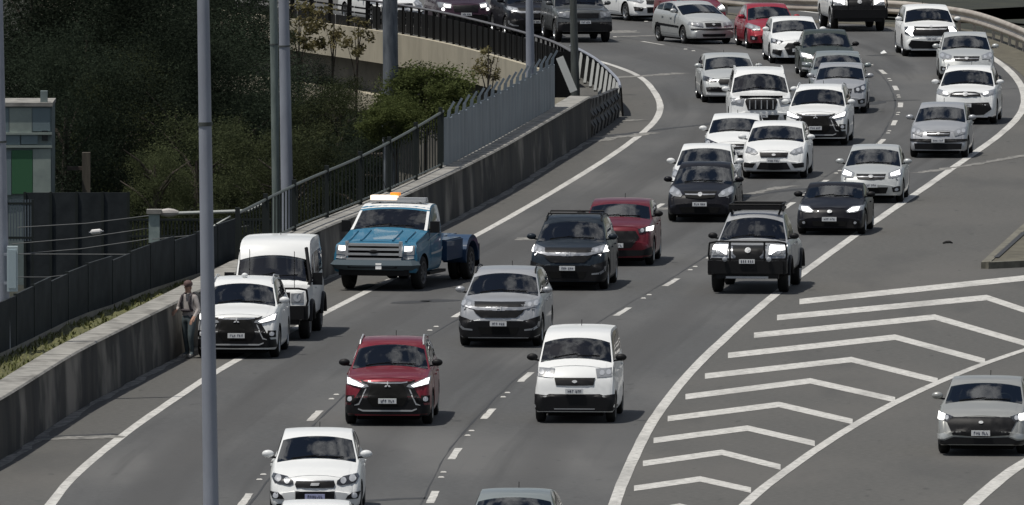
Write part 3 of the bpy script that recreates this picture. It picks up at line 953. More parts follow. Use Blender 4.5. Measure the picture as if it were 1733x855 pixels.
mb.box((0, 0, zt - 0.12), (0.8, 0.04, 0.07)); mb.box((0, 0, zb_ + 0.1), (0.8, 0.04, 0.07)); mb.box((-0.4, 0, zt / 2), (0.07, 0.07, zt)); mb.box((0.4, 0, zt / 2), (0.07, 0.07, zt))
mb.build('frame', DFENCE, o)

# the hut
Dh = 452.0
p = at(88, 335, Dh)
o = thing('trackside_hut', 'pale two storey trackside hut with green and white panels at the left edge', 'hut', (p.x, p.y, -6.2))
hb = Vector((p.x, p.y, -6.2))
def hx(px, py): return at(px, py, Dh) - hb
def quad_panel(x0, y0, x1, y1, d, m, name):
    a, b = hx(x0, y1), hx(x1, y0)
    mb = MB(); mb.box(((a.x + b.x) / 2, -d, (a.z + b.z) / 2), (b.x - a.x, 0.06, b.z - a.z)); return mb.build(name, m, o)
HUTW = mat('hut_wall', (0.20, 0.245, 0.24), 0.7, noise=(0.15, 0.185, 0.18), scale=2)
tz = hx(88, 180).z
mb = MB(); mb.box((-2.0, 1.6, tz / 2), (4.0, 3.2, tz)); mb.build('wall', HUTW, o)
mb = MB(); mb.box((-2.0, 1.5, tz + 0.06), (4.06, 3.3, 0.12)); mb.build('roof', CAP, o)
HW = mat('hut_white', (0.29, 0.335, 0.30), 0.6, noise=(0.22, 0.26, 0.24), scale=2); HG = mat('hut_green', (0.035, 0.125, 0.055), 0.6); HB = mat('hut_bluegrey', (0.15, 0.20, 0.215), 0.6); HD = mat('hut_glass', (0.03, 0.035, 0.04), 0.1)
quad_panel(16, 182, 54, 224, 0.05, HW, 'panel'); quad_panel(55, 182, 85, 222, 0.05, HB, 'panel')
quad_panel(-40, 182, 15, 224, 0.05, HB, 'panel')
quad_panel(20, 254, 55, 328, 0.05, HG, 'panel'); quad_panel(56, 252, 86, 326, 0.05, HW, 'panel'); quad_panel(-40, 256, 19, 330, 0.05, HB, 'panel')
w1 = quad_panel(6, 228, 34, 245, 0.05, HB, 'louvre'); quad_panel(36, 227, 64, 244, 0.05, HB, 'louvre')
wd = quad_panel(71, 221, 81, 238, 0.06, HD, 'window')
mb = MB()
for y in (226, 248): 
    q = hx(88, y); mb.box((-2.0, -0.06, q.z), (4.02, 0.14, 0.07))
mb.build('ledge', HW, o)
mb = MB(); q = hx(74, 168); mb.box((q.x, 0.3, q.z), (0.22, 0.4, 0.5)); mb.build('vent', HUTW, o)
p = at(146, 322, 455)
o = thing('timber_post', 'weathered brown timber post among the trees beside the hut', 'post', (p.x, p.y, -6.2))
mb = MB(); mb.box((0, 0, (at(146, 258, 455).z + 6.2) / 2), (0.26, 0.26, at(146, 258, 455).z + 6.2)); mb.build('shaft', mat('old_timber', (0.13, 0.115, 0.09), 0.9, noise=(0.07, 0.06, 0.05), scale=3, stretch=(3, 3, 0.4)), o)
mb = MB(); mb.box((-0.35, 0, at(146, 285, 455).z + 6.2), (0.5, 0.1, 0.12)); mb.build('arm', RUST, o)

# ------------------------------------------------------------------ trees
LEAFD = mat('leaf_dark', (0.034, 0.046, 0.030), 0.9, noise=(0.017, 0.024, 0.016), scale=0.55, spec=0.08)
LEAFM = mat('leaf_olive', (0.062, 0.072, 0.034), 0.9, noise=(0.026, 0.033, 0.017), scale=0.6, spec=0.08)
LEAFB = mat('leaf_bright', (0.120, 0.145, 0.050), 0.85, noise=(0.060, 0.075, 0.026), scale=1.2, spec=0.1)
LEAFY = mat('leaf_dry', (0.155, 0.130, 0.060), 0.7, noise=(0.09, 0.085, 0.035), scale=1.2, spec=0.3)
for m_ in (LEAFD, LEAFM, LEAFB, LEAFY):      # every tree a little lighter or darker; thin leaves let some light through
    t_ = m_.node_tree; b_ = t_.nodes['Principled BSDF']; o_ = t_.nodes['Material Output']
    oi = t_.nodes.new('ShaderNodeObjectInfo'); hs = t_.nodes.new('ShaderNodeHueSaturation'); mr = t_.nodes.new('ShaderNodeMapRange')
    lo_, hi_ = (0.55, 1.75) if m_ in (LEAFD, LEAFM) else (0.95, 1.25)
    mr.inputs['To Min'].default_value = lo_; mr.inputs['To Max'].default_value = hi_
    t_.links.new(oi.outputs['Random'], mr.inputs['Value']); t_.links.new(mr.outputs['Result'], hs.inputs['Value'])
    t_.links.new(b_.inputs['Base Color'].links[0].from_socket, hs.inputs['Color']); t_.links.new(hs.outputs['Color'], b_.inputs['Base Color'])
    tl = t_.nodes.new('ShaderNodeBsdfTranslucent'); mxs = t_.nodes.new('ShaderNodeMixShader'); mxs.inputs['Fac'].default_value = 0.35
    t_.links.new(b_.inputs['Base Color'].links[0].from_socket, tl.inputs['Color'])
    t_.links.new(b_.outputs['BSDF'], mxs.inputs[1]); t_.links.new(tl.outputs['BSDF'], mxs.inputs[2]); t_.links.new(mxs.outputs['Shader'], o_.inputs['Surface'])
BARK = mat('bark', (0.075, 0.060, 0.048), 0.9, noise=(0.04, 0.032, 0.026), scale=3, stretch=(3, 3, 0.5))

def crown_mesh(name, seed, rx, rz, nclump, nleaf, leaf, clump_r, m):
    rnd = random.Random(seed)
    mb = MB()
    for c in range(nclump):
        while True:
            x, y, z = rnd.uniform(-1, 1), rnd.uniform(-1, 1), rnd.uniform(-1, 1)
            q = x * x + y * y + z * z
            if 0.12 < q < 1: break
        bul = 1.0 + 0.28 * math.sin(3 * math.atan2(y, x) + seed) * math.cos(2.2 * z + seed)
        cx, cy, cz = x * rx * bul, y * rx * bul, z * rz
        cr_ = clump_r * rnd.uniform(0.55, 1.25)
        for k in range(nleaf):
            while True:
                a, b, d = rnd.gauss(0, 0.5), rnd.gauss(0, 0.5), rnd.gauss(0, 0.42)
                if a * a + b * b + d * d < 1.6: break
            p = Vector((cx + a * cr_, cy + b * cr_, cz + d * cr_ * 0.8))
            u = Vector((rnd.gauss(0, 1), rnd.gauss(0, 1), rnd.gauss(0, 0.6))).normalized()
            w = u.cross(Vector((rnd.gauss(0, 1), rnd.gauss(0, 1), rnd.gauss(0, 1)))).normalized()
            s = leaf * rnd.uniform(0.6, 1.4)
            mb.add([p - u * s, p + w * s * 0.38, p + u * s, p - w * s * 0.38], [(0, 1, 2, 3)])
    me = bpy.data.meshes.new(name); me.from_pydata(mb.v, [], mb.f); me.materials.append(m)
    return me

def trunk_mesh(name, seed, h, r, spread, nl=7):
    rnd = random.Random(seed); mb = MB()
    top = Vector((rnd.uniform(-0.3, 0.3), rnd.uniform(-0.3, 0.3), h))
    mb.tube([(0, 0, -0.3), (0.05, 0, h * 0.3), (top.x * 0.6, top.y * 0.6, h * 0.65), tuple(top)], [r * 1.3, r, r * 0.7, r * 0.25], 8)
    for i in range(nl):
        t = rnd.uniform(0.3, 0.85); a = i * 2.4 + rnd.uniform(-0.4, 0.4)
        s = Vector((top.x * t, top.y * t, h * t))
        e = s + Vector((math.cos(a) * spread * (1.1 - t * 0.5), math.sin(a) * spread * (1.1 - t * 0.5), h * rnd.uniform(0.12, 0.3)))
        mb.tube([s, s.lerp(e, 0.5) + Vector((0, 0, 0.15)), e], [r * 0.45, r * 0.28, r * 0.08], 6)
    return mb.mesh(name, [BARK])

CROWNS = {}
def crown(key):
    if key not in CROWNS:
        spec = {'dark0': (3, 2.7, 3.4, 105, 460, 0.044, 1.0, LEAFD), 'dark1': (8, 2.5, 3.9, 105, 460, 0.043, 0.95, LEAFD), 'olive0': (5, 2.2, 2.9, 85, 420, 0.042, 0.80, LEAFM), 'olive1': (12, 1.9, 2.5, 75, 380, 0.040, 0.70, LEAFM),
                'bright': (4, 1.35, 0.95, 80, 300, 0.045, 0.40, LEAFB), 'dry': (6, 0.75, 1.0, 16, 40, 0.10, 0.30, LEAFY), 'shrub': (9, 1.1, 1.2, 40, 70, 0.10, 0.42, LEAFM)}[key]
        CROWNS[key] = crown_mesh('crown_' + key, *spec)
    return CROWNS[key]
TRUNKS = {}
def tree(name, label, px, py, D, key, sc=1.0, sz=1.0, rot=0.0, cat='tree', group='trees beside the railway'):
    """a tree whose crown's middle is seen at (px, py) at distance D"""
    c = at(px, py, D)
    base = Vector((c.x, c.y, -6.2))
    o = thing(name, label, cat, base, rot, group)
    h = c.z + 6.2
    hk = (round(h, 0), key)
    if hk not in TRUNKS: TRUNKS[hk] = trunk_mesh('trunk', int(h * 7) + len(key), h + 0.6, 0.16 if cat == 'tree' else 0.06, 1.6 if cat == 'tree' else 0.5)
    mesh_obj('trunk', TRUNKS[hk], o)
    k = mesh_obj('crown', crown(key), o, (0, 0, h)); k.scale = (sc, sc, sc * sz); k.rotation_euler = (0, 0, rot * 1.7)
    return o
T = [
    (40, 30, 478, 'dark0', 1.25, 'broad very dark tree in the top left corner'),
    (150, 90, 474, 'dark1', 1.2, 'dark tree rising above the boundary fence, right of the hut'),
    (255, 60, 482, 'dark0', 1.3, 'tall dark tree left of the foreground pole near the top edge'),
    (290, 210, 464, 'dark1', 1.05, 'dark dense tree just left of the foreground pole'),
    (205, 235, 470, 'olive0', 0.95, 'olive green tree above the right end of the dark boundary fence'),
    (362, 70, 486, 'dark0', 0.55, 'dark tree between the foreground pole and the greenish pole'),
    (400, 230, 466, 'dark1', 1.0, 'dark tree right of the foreground pole, low in the thicket'),
    (110, 200, 462, 'dark0', 0.9, 'shadowed tree close behind the hut'),
    (560, 255, 464, 'olive0', 0.9, 'olive tree below the bridge, right of the pole pair'),
    (508, 205, 476, 'dark1', 0.58, 'dark tree overlapping the bridge beam beside the pole pair'),
    (570, 195, 478, 'olive1', 0.52, 'small olive tree standing against the bridge girder'),
    (450, 320, 452, 'olive1', 0.95, 'bushy olive tree at the foot of the pole pair'),
    (335, 310, 458, 'olive1', 0.95, 'feathery olive tree behind the foreground pole near the catenary arm'),
    (270, 335, 455, 'olive1', 0.6, 'small yellowish tree above the pale stub mast'),
    (462, 60, 490, 'olive1', 0.42, 'thin olive tree in front of the far end of the bridge railing'),
    (80, 300, 492, 'dark1', 1.3, 'big dark tree filling the corner above the hut'),
    (275, 0, 490, 'dark1', 1.15, 'big dark tree behind the top of the foreground pole'),
    (180, -10, 492, 'dark0', 1.5, 'largest dark tree at the top edge, left of the foreground pole'),
    (500, 330, 448, 'olive1', 0.75, 'low olive tree behind the lower end of the railing fence'),
    (600, 310, 448, 'dark1', 0.5, 'dark low tree behind the middle of the railing fence'),
    (345, 150, 480, 'dark0', 1.1, 'dark tree directly behind the middle of the foreground pole'),
    (200, 150, 480, 'dark1', 1.15, 'dark tree in the middle of the thicket above the boundary fence'),
    (430, 235, 474, 'dark0', 0.65, 'dark tree directly behind the pole pair'),
]
for i, (px, py, D, key, sc, lb) in enumerate(T):
    tree('tree', lb, px, py, D, key, sc, 1.0 + 0.12 * math.sin(i * 2.1), i * 1.13)
tree('bush', 'bright green rounded bush in front of the bridge beam', 716, 172, 446, 'bright', 1.15, 0.95, 0.4, 'bush', 'bushes behind the wall')
tree('bush', 'green bush lower left of the bright bush, behind the railing fence', 670, 206, 444, 'bright', 0.72, 1.0, 2.0, 'bush', 'bushes behind the wall')
tree('bush', 'dull olive bush behind the steel service platform', 610, 262, 452, 'shrub', 1.0, 1.0, 1.0, 'bush', 'bushes behind the wall')
tree('sapling', 'dry brown sapling growing against the bridge beam near the palisade fence', 822, 112, 462, 'dry', 0.62, 1.0, 0.3, 'sapling', 'saplings against the bridge')
for i, (px, py, s, lb) in enumerate([(505, 50, 0.9, 'dry yellow sapling over the bridge beam, nearest the pole pair'), (556, 52, 0.8, 'dry yellow sapling over the middle of the bridge beam'), (598, 66, 0.7, 'dry yellow sapling over the bridge beam, left of the mottled mast')]):
    tree('sapling', lb, px, py, 492 - i * 2, 'dry', s, 1.1, i, 'sapling', 'saplings against the bridge')

# ================================================================== VEHICLES
def lerp_pts(P, u):
    if u <= P[0][0]: return P[0][1]
    for a, b in zip(P, P[1:]):
        if u <= b[0]:
            return a[1] + (b[1] - a[1]) * (u - a[0]) / max(1e-9, b[0] - a[0])
    return P[-1][1]

def chaikin(P, n=2):
    for _ in range(n):
        out = [P[0]]
        for a, b in zip(P, P[1:]):
            out.append((a[0] * 0.75 + b[0] * 0.25, a[1] * 0.75 + b[1] * 0.25))
            out.append((a[0] * 0.25 + b[0] * 0.75, a[1] * 0.25 + b[1] * 0.75))
        out.append(P[-1]); P = out
    return P

def profile(kind, L, H):
    """top line of the car seen from the side: (metres behind the nose, height); windscreen span; cowl height"""
    if kind == 'hatch':
        P = [(0, .50), (.03, .62), (.09, .71), (.2, .79), (.55, .90), (.95, .98), (1.08, 1.02), (1.9, H - .09), (2.15, H - .025), (2.5, H), (3.0, H - .02), (L - .45, H - .12), (L - .2, 1.08), (L - .05, .92), (L, .75)]
        return P, (1.10, 1.86), 1.0, (L - .42, L - .22)
    if kind == 'sedan':
        P = [(0, .50), (.03, .60), (.09, .69), (.22, .76), (.6, .86), (1.1, .94), (1.22, .98), (2.08, H - .085), (2.35, H - .02), (2.75, H), (3.1, H - .05), (3.85, 1.08), (4.0, 1.02), (L - .1, .98), (L - .03, .9), (L, .7)]
        return P, (1.24, 2.04), .95, (3.2, 3.8)
    if kind == 'suv':
        P = [(0, .62), (.03, .78), (.08, .90), (.18, .98), (.6, 1.06), (1.05, 1.11), (1.16, 1.15), (1.90, H - .09), (2.12, H - .03), (2.6, H), (3.5, H - .03), (L - .4, H - .13), (L - .15, 1.2), (L - .04, 1.0), (L, .8)]
        return P, (1.18, 1.86), 1.12, (L - .38, L - .18)
    if kind == 'van':
        P = [(0, .58), (.03, .75), (.07, .88), (.16, 1.0), (.32, 1.14), (.48, 1.23), (.58, 1.27), (1.08, H - .12), (1.35, H - .035), (1.9, H), (L - .4, H - .02), (L - .15, H - .1), (L - .04, 1.3), (L, 1.0)]
        return P, (.60, 1.05), 1.22, (L - .14, L - .05)
    if kind == 'ute':
        P = [(0, .68), (.03, .88), (.07, 1.02), (.18, 1.10), (.7, 1.16), (1.2, 1.19), (1.32, 1.23), (2.0, H - .09), (2.22, H - .025), (2.6, H), (3.15, H - .04), (3.40, 1.40), (3.46, 1.14), (3.6, 1.12), (L - .04, 1.12), (L, 1.0)]
        return P, (1.34, 1.96), 1.20, (3.2, 3.36)
    if kind == '4wd':
        P = [(0, .68), (.03, .90), (.06, 1.04), (.16, 1.12), (.8, 1.17), (1.25, 1.20), (1.34, 1.24), (1.92, H - .10), (2.15, H - .03), (2.7, H), (L - .7, H - .02), (L - .25, H - .12), (L - .08, 1.2), (L, .9)]
        return P, (1.36, 1.88), 1.20, (L - .24, L - .1)
    if kind == 'troop':
        P = [(0, .75), (.03, .95), (.06, 1.10), (.14, 1.16), (.8, 1.20), (1.30, 1.22), (1.38, 1.26), (1.72, 1.80), (1.80, 1.93), (2.0, 2.14), (2.35, H - .03), (2.9, H), (L - .5, H - .02), (L - .2, H - .12), (L - .06, 1.3), (L, .9)]
        return P, (1.39, 1.735), 1.22, (L - .18, L - .1)
    if kind == 'roadster':
        P = [(0, .46), (.03, .55), (.09, .64), (.22, .71), (.6, .79), (1.1, .87), (1.25, .92), (1.88, H - .07), (2.05, H - .01), (2.4, H), (2.7, H - .05), (3.2, .98), (3.35, .93), (L - .1, .88), (L - .03, .8), (L, .6)]
        return P, (1.27, 1.84), .88, (2.8, 3.15)
    if kind == 'truck':
        P = [(0, .80), (.02, .98), (.05, 1.08), (.14, 1.15), (.7, 1.26), (1.20, 1.37), (1.32, 1.42), (1.95, H - .10), (2.15, H - .025), (2.5, H), (2.95, H - .03), (L - .03, H - .14), (L, 1.2)]
        return P, (1.34, 1.92), 1.36, None

class Shape:
    def __init__(s, kind, L, W, H, bf=.90, tum=.33, wsc=.14, zb=.20, drop=.03, nose=.76, grow=0.0):
        s.kind, s.L, s.W, s.H = kind, L, W, H
        s.cut = True
        P, s.ws, s.cowl, s.rw = profile(kind, L, H)
        s.P_ = chaikin(P, 2)
        s.bf, s.tum, s.wsc, s.drop = bf, tum, wsc, drop
        s.um = (s.ws[1] + L) / 2
        s.wl = chaikin([(0, nose), (.02, nose + .055), (.06, nose + .10), (.15, nose + .15), (.35, .965), (.8, .992), (1.2, 1), (L - .8, 1), (L - .2, .95), (L, .86)], 1)
        s.zbp = [(0, zb + .02), (.25, zb), (L - .4, zb), (L, zb + .15)]
        s.belt = [(0, s.cowl), (s.ws[0] + .3, s.cowl), (L, s.cowl + .10)]
    def P(s, u): return lerp_pts(s.P_, u)
    def hw(s, u): return lerp_pts(s.wl, u) * s.W / 2
    def zb(s, u): return lerp_pts(s.zbp, u)
    def c(s, u): return s.wsc * max(-1.0, min(1.0, (s.um - u) / (.3 * s.L)))
    def edge(s, u):
        ze = s.P(u - s.c(u)) - s.drop
        zs = min(lerp_pts(s.belt, u), ze - .006)
        yb = s.bf * s.hw(u)
        return zs, ze, yb
    def ye(s, u):
        zs, ze, yb = s.edge(u)
        return yb - .012 - s.tum * max(0.0, ze - zs)
    def top(s, u, t):
        return Vector((t * s.ye(u), u - s.L / 2, s.P(u - s.c(u) * t * t) - s.drop * abs(t) ** 3))
    def gh(s, u, g, sg=1):
        """side glass surface at height fraction g of the greenhouse"""
        zs, ze, yb = s.edge(u)
        z = zs + (ze - zs) * g
        return Vector((sg * (yb - .012 - s.tum * (z - zs) + .02 * 4 * g * (1 - g) * min(1, (ze - zs) / .4)), u - s.L / 2, z))
    FR = ((0, .94), (.08, .98), (.25, .998), (.5, 1.0), (.75, .985), (.9, .955), (1.0, None))
    def side(s, u, f, sg=1):
        zs, ze, yb = s.edge(u)
        z0 = s.zb(u)
        k = lerp_pts([(a, b if b else s.bf) for a, b in s.FR], f)
        return Vector((sg * k * s.hw(u), u - s.L / 2, z0 + (zs - z0) * f))

def shell(s, paintm, axles, r, clad=0.0):
    """the painted body as one closed skin with wheel arches cut out"""
    L = s.L
    us = [0, .012, .03, .055, .09, .14, .2, .3, .42, .56, .7, .84, .98]
    us = [u for u in us if u < s.ws[0] - .08]
    a = s.ws[0] - .04
    us += [a] + [s.ws[0] + .03 + (s.ws[1] - s.ws[0] - .06) * i / 8 for i in range(9)] + [s.ws[1] + .04 + i * .085 for i in range(4)]
    while us[-1] < L - .6: us.append(us[-1] + .22)
    e = us[-1]
    us += [e + (L - e) * k for k in (.2, .4, .58, .74, .86, .94, .98, 1.0)]
    fr = [0, .08, .16, .25, .4, .55, .75, .9, 1.0]
    gs = [.07, .35, .65, .93]
    ts = [1.0, .94, .82, .6, .3, 0.0]
    bm = bmesh.new()
    rings = []
    for u in us:
        z0 = s.zb(u)
        half = [Vector((0, u - L / 2, z0)), Vector((.6 * s.hw(u), u - L / 2, z0))]
        half += [s.side(u, f) for f in fr] + [s.gh(u, g) for g in gs] + [s.top(u, t) for t in ts]
        ring = half + [Vector((-p.x, p.y, p.z)) for p in reversed(half[1:-1])]
        rings.append([bm.verts.new(p) for p in ring])
    n = len(rings[0]); nh = 2 + len(fr) + len(gs) + len(ts)
    for k in range(len(rings) - 1):
        for i in range(n):
            j = (i + 1) % n
            f = bm.faces.new((rings[k][i], rings[k][j], rings[k + 1][j], rings[k + 1][i]))
            h = i if i < nh - 1 else n - 1 - i
            if h <= 1: f.material_index = 1
            elif s.cut and h >= 2 + len(fr) + len(gs) + 1 and us[k] >= s.ws[0] - 1e-6 and us[k + 1] <= s.ws[1] + 1e-6: f.material_index = 3
            elif clad and 2 <= h < 2 + len(fr) - 1 and fr[h - 1] <= clad: f.material_index = 1
    bm.faces.new(rings[0]); bm.faces.new(list(reversed(rings[-1])))
    bmesh.ops.remove_doubles(bm, verts=bm.verts, dist=2e-4)
    bmesh.ops.dissolve_degenerate(bm, edges=bm.edges, dist=1e-5)
    bmesh.ops.recalc_face_normals(bm, faces=bm.faces)
    bvh = BVHTree.FromBMesh(bm)
    me = bpy.data.meshes.new('body'); bm.to_mesh(me); bm.free()
    me.materials.append(paintm); me.materials.append(BLACK); me.materials.append(MATTE); me.materials.append(TRIM)
    tmp = bpy.data.objects.new('tmp_body', me); COL.objects.link(tmp)
    mb = MB()
    for u in axles:
        for sg in (-1, 1):
            prof = [(-.19, 0.0), (-.19, r + .055), (.30, r + .055), (.30, 0.0)]
            mb.lathe_x(prof, 26, 0, (sg * (s.W / 2 - .09), u - L / 2, r + .01)) if sg > 0 else mb.lathe_x([(-x, q) for x, q in prof], 26, 0, (sg * (s.W / 2 - .09), u - L / 2, r + .01))
    cut = mb.build('tmp_cut', [MATTE])
    md = tmp.modifiers.new('b', 'BOOLEAN'); md.operation = 'DIFFERENCE'; md.object = cut; md.solver = 'EXACT'
    try: md.material_mode = 'TRANSFER'
    except Exception: pass
    bpy.context.view_layer.update()
    dg = bpy.context.evaluated_depsgraph_get()
    out = bpy.data.meshes.new_from_object(tmp.evaluated_get(dg))
    for o in (tmp, cut): bpy.data.objects.remove(o)
    out.name = 'body'
    if s.cut:                               # the opening behind the windscreen
        bm = bmesh.new(); bm.from_mesh(out)
        bmesh.ops.delete(bm, geom=[f for f in bm.faces if f.material_index == 3], context='FACES')
        bm.to_mesh(out); bm.free()
    sharpen(out, 30)
    return out, bvh

def cabin(o, s, seatm):
    """what the windscreen shows: dashboard, seats, mirror and dark lining"""
    w0, w1 = s.ws; hl = s.L / 2
    e = min(w1 + 1.25, s.L - .25)
    zf = .48
    us = [w0 + .02 + (e - w0 - .02) * i / 8 for i in range(9)]
    mb = MB(); b = []
    for u in us:
        row = []
        zs, ze, yb = s.edge(u)
        for sg in (-1, 1):
            ys = [s.gh(u, g, sg) for g in (.97, .6, .05)]
            pts = [Vector((p.x - sg * .05, p.y, p.z - (.05 if i == 0 else 0))) for i, p in enumerate(ys)] + [Vector((sg * (yb - .10), u - hl, zf))]
            row += pts if sg < 0 else list(reversed(pts))
        b.append(row)
    vs = [p for r in b for p in r]; n = len(b[0]); fs = []
    for i in range(len(us) - 1):
        for j in range(n - 1): fs.append((i * n + j, i * n + j + 1, (i + 1) * n + j + 1, (i + 1) * n + j))
        if us[i] >= w1 + .02: fs.append((i * n, (i + 1) * n, (i + 1) * n + n - 1, i * n + n - 1))
    fs.append(tuple(range((len(us) - 1) * n, len(us) * n)))
    mb.add(vs, fs); mb.build('cabin_lining', TRIM, o)
    zs, ze, yb = s.edge(w0 + .3)
    mb = MB(); z = s.cowl
    hw = yb - .10
    prof = [(w0 + .04, z - .02), (w0 + .30, z - .01), (w0 + .42, z - .05), (w0 + .45, z - .25), (w0 + .04, z - .25)]
    k = len(prof)
    vs = [(sg * hw * (.93 if i == 0 else 1), u - hl, zz) for sg in (-1, 1) for i, (u, zz) in enumerate(prof)]
    mb.add(vs, [tuple(range(k)), tuple(reversed(range(k, 2 * k)))] + [(i, (i + 1) % k, k + (i + 1) % k, k + i) for i in range(k)])
    mb.build('dashboard', TRIM, o)
    hx = hw * .52
    mb = MB(); pts = []
    c = Vector((hx, w0 + .55 - hl, z - .04))
    for i in range(17):
        t = 2 * math.pi * i / 16
        pts.append(c + Vector((.18 * math.cos(t), .08 * math.sin(t), .17 * math.sin(t))))
    mb.tube(pts, .016, 6); mb.build('steering_wheel', BLACK, o)
    sz = min(s.H - .36, z + .32)
    for sg in (-1, 1):
        y = w1 + .32 - hl
        mb = MB(); mb.box((sg * hx, y, (zf + sz) / 2), (.46, .14, sz - zf)); mb.ball((sg * hx, y, sz - .02), (.22, .08, .08), 0, 10, 6)
        st = mb.build('seat', seatm, o)
        mb = MB(); mb.ball((sg * hx, y + .01, sz + .13), (.13, .055, .085), 0, 10, 7); mb.build('headrest', seatm, st)
    p = s.top(w1 - .10, 0)
    mb = MB(); mb.box(p + Vector((0, .07, -.09)), (.22, .03, .065)); mb.bar(p + Vector((0, .03, -.02)), p + Vector((0, .07, -.08)), .02, .02); mb.build('rear_view_mirror', BLACK, o)


def grid_patch(name, fn, nu, nv, m, parent, off=.004, thick=.02, ang=40):
    """a thin panel lying on the body: fn(i/nu, j/nv) gives the surface points"""
    Pn = [[fn(i / nu, j / nv) for j in range(nv + 1)] for i in range(nu + 1)]
    ctr = Vector((0, 0, .75))
    vs, nrm = [], []
    for i in range(nu + 1):
        for j in range(nv + 1):
            a = Pn[min(i + 1, nu)][j] - Pn[max(i - 1, 0)][j]
            b = Pn[i][min(j + 1, nv)] - Pn[i][max(j - 1, 0)]
            k = a.cross(b)
            k = k.normalized() if k.length > 1e-9 else Vector((0, 0, 1))
            if k.dot(Pn[i][j] - Vector((0, Pn[i][j].y * .8, .6))) < 0: k = -k
            vs.append(Pn[i][j] + k * off); nrm.append(k)
    fs = [(i * (nv + 1) + j, (i + 1) * (nv + 1) + j, (i + 1) * (nv + 1) + j + 1, i * (nv + 1) + j + 1) for i in range(nu) for j in range(nv)]
    bnd = [i * (nv + 1) for i in range(nu + 1)] + [nu * (nv + 1) + j for j in range(1, nv + 1)] + [i * (nv + 1) + nv for i in range(nu - 1, -1, -1)] + [j for j in range(nv - 1, 0, -1)]
    b0 = len(vs)
    for q in bnd: vs.append(vs[q] - nrm[q] * thick)
    n = len(bnd)
    fs += [(bnd[i], bnd[(i + 1) % n], b0 + (i + 1) % n, b0 + i) for i in range(n)]
    mb = MB(); mb.add(vs, fs)
    return mb.build(name, m, parent, ang=ang)

def face_patch(name, poly, m, parent, bvh, s, off=.006, thick=.05, maxe=.055):
    """a piece set into the front of the car: its outline in front view, laid on the body"""
    bm = bmesh.new()
    f = bm.faces.new([bm.verts.new((x, 0, z)) for x, z in poly])
    bmesh.ops.triangulate(bm, faces=[f])
    for _ in range(5):
        le = [e for e in bm.edges if e.calc_length() > maxe]
        if not le: break
        bmesh.ops.subdivide_edges(bm, edges=le, cuts=1)
        bmesh.ops.triangulate(bm, faces=bm.faces[:])
    for v in bm.verts:
        h = bvh.ray_cast(Vector((v.co.x, -s.L / 2 - 2, v.co.z)), Vector((0, 1, 0)))
        if h[0] is None or h[0].y > -s.L / 2 + 1.1:
            h = bvh.find_nearest(Vector((v.co.x, -s.L / 2, v.co.z)))
        k = h[1].normalized()
        if k.y > 0: k = -k
        k = (k + Vector((0, -.5, .0))).normalized()
        v.co = h[0] + k * off
    bmesh.ops.recalc_face_normals(bm, faces=bm.faces)
    fs = sum((f.normal.y for f in bm.faces))
    if fs > 0: bmesh.ops.reverse_faces(bm, faces=bm.faces)
    be = [e for e in bm.edges if len(e.link_faces) == 1]
    r = bmesh.ops.extrude_edge_only(bm, edges=be)
    for v in r['geom']:
        if isinstance(v, bmesh.types.BMVert): v.co.y += thick
    me = bpy.data.meshes.new(name); bm.to_mesh(me); bm.free()
    sharpen(me, 40)
    return mesh_obj(name, me, parent, mats=[m])

def circle(x, z, r, n=14, rz=None): return [(x + r * math.cos(2 * math.pi * i / n), z + (rz or r) * math.sin(2 * math.pi * i / n)) for i in range(n)]

_wheel = {}
def wheel_meshes(r, w, steel):
    k = (r, w, steel)
    if k not in _wheel:
        t = MB()
        ri = r * .66
        t.lathe_x([(-w / 2 + .01, ri), (-w / 2, r * .80), (-w / 2 + .02, r * .95), (-w / 2 + .05, r), (w / 2 - .05, r), (w / 2 - .02, r * .95), (w / 2, r * .80), (w / 2 - .01, ri)], 28)
        tm = t.mesh('tyre', [TYRE], 50)
        q = MB()
        q.lathe_x([(-w / 2 + .02, ri + .004), (w / 2 - .005, ri + .004), (w / 2 - .012, ri * .90), (w / 2 - .05, ri * .84), (w / 2 - .05, ri * .86), (-w / 2 + .03, ri * .9)], 24)
        q.lathe_x([(w / 2 - .02, .001), (w / 2 - .02, r * .15), (w / 2 - .07, r * .17)], 12)
        for i in range(5 if not steel else 8):
            a = 2 * math.pi * i / (5 if not steel else 8)
            c = (w / 2 - .04, math.cos(a) * ri * .5, math.sin(a) * ri * .5)
            M = Matrix.Rotation(a, 3, 'X')
            q.box(c, (.03, ri * .82, r * (.17 if not steel else .12)), 0, mat=M)
        q.lathe_x([(w / 2 - .10, .001), (w / 2 - .10, ri * .88)], 16, 1)
        qm = q.mesh('rim', [STEELRIM if steel else RIM, MATTE], 40)
        _wheel[k] = (tm, qm)
    return _wheel[k]

def add_wheels(o, s, axles, r, w, steel, xo=None):
    tm, qm = wheel_meshes(r, w, steel)
    for u in axles:
        for sg in (-1, 1):
            wo = mesh_obj('wheel', tm, o, (sg * ((xo if xo else s.W / 2 - .015) - w / 2), u - s.L / 2, r))
            rm = mesh_obj('rim', qm, wo)
            if sg < 0: wo.rotation_euler = (0, 0, math.pi)

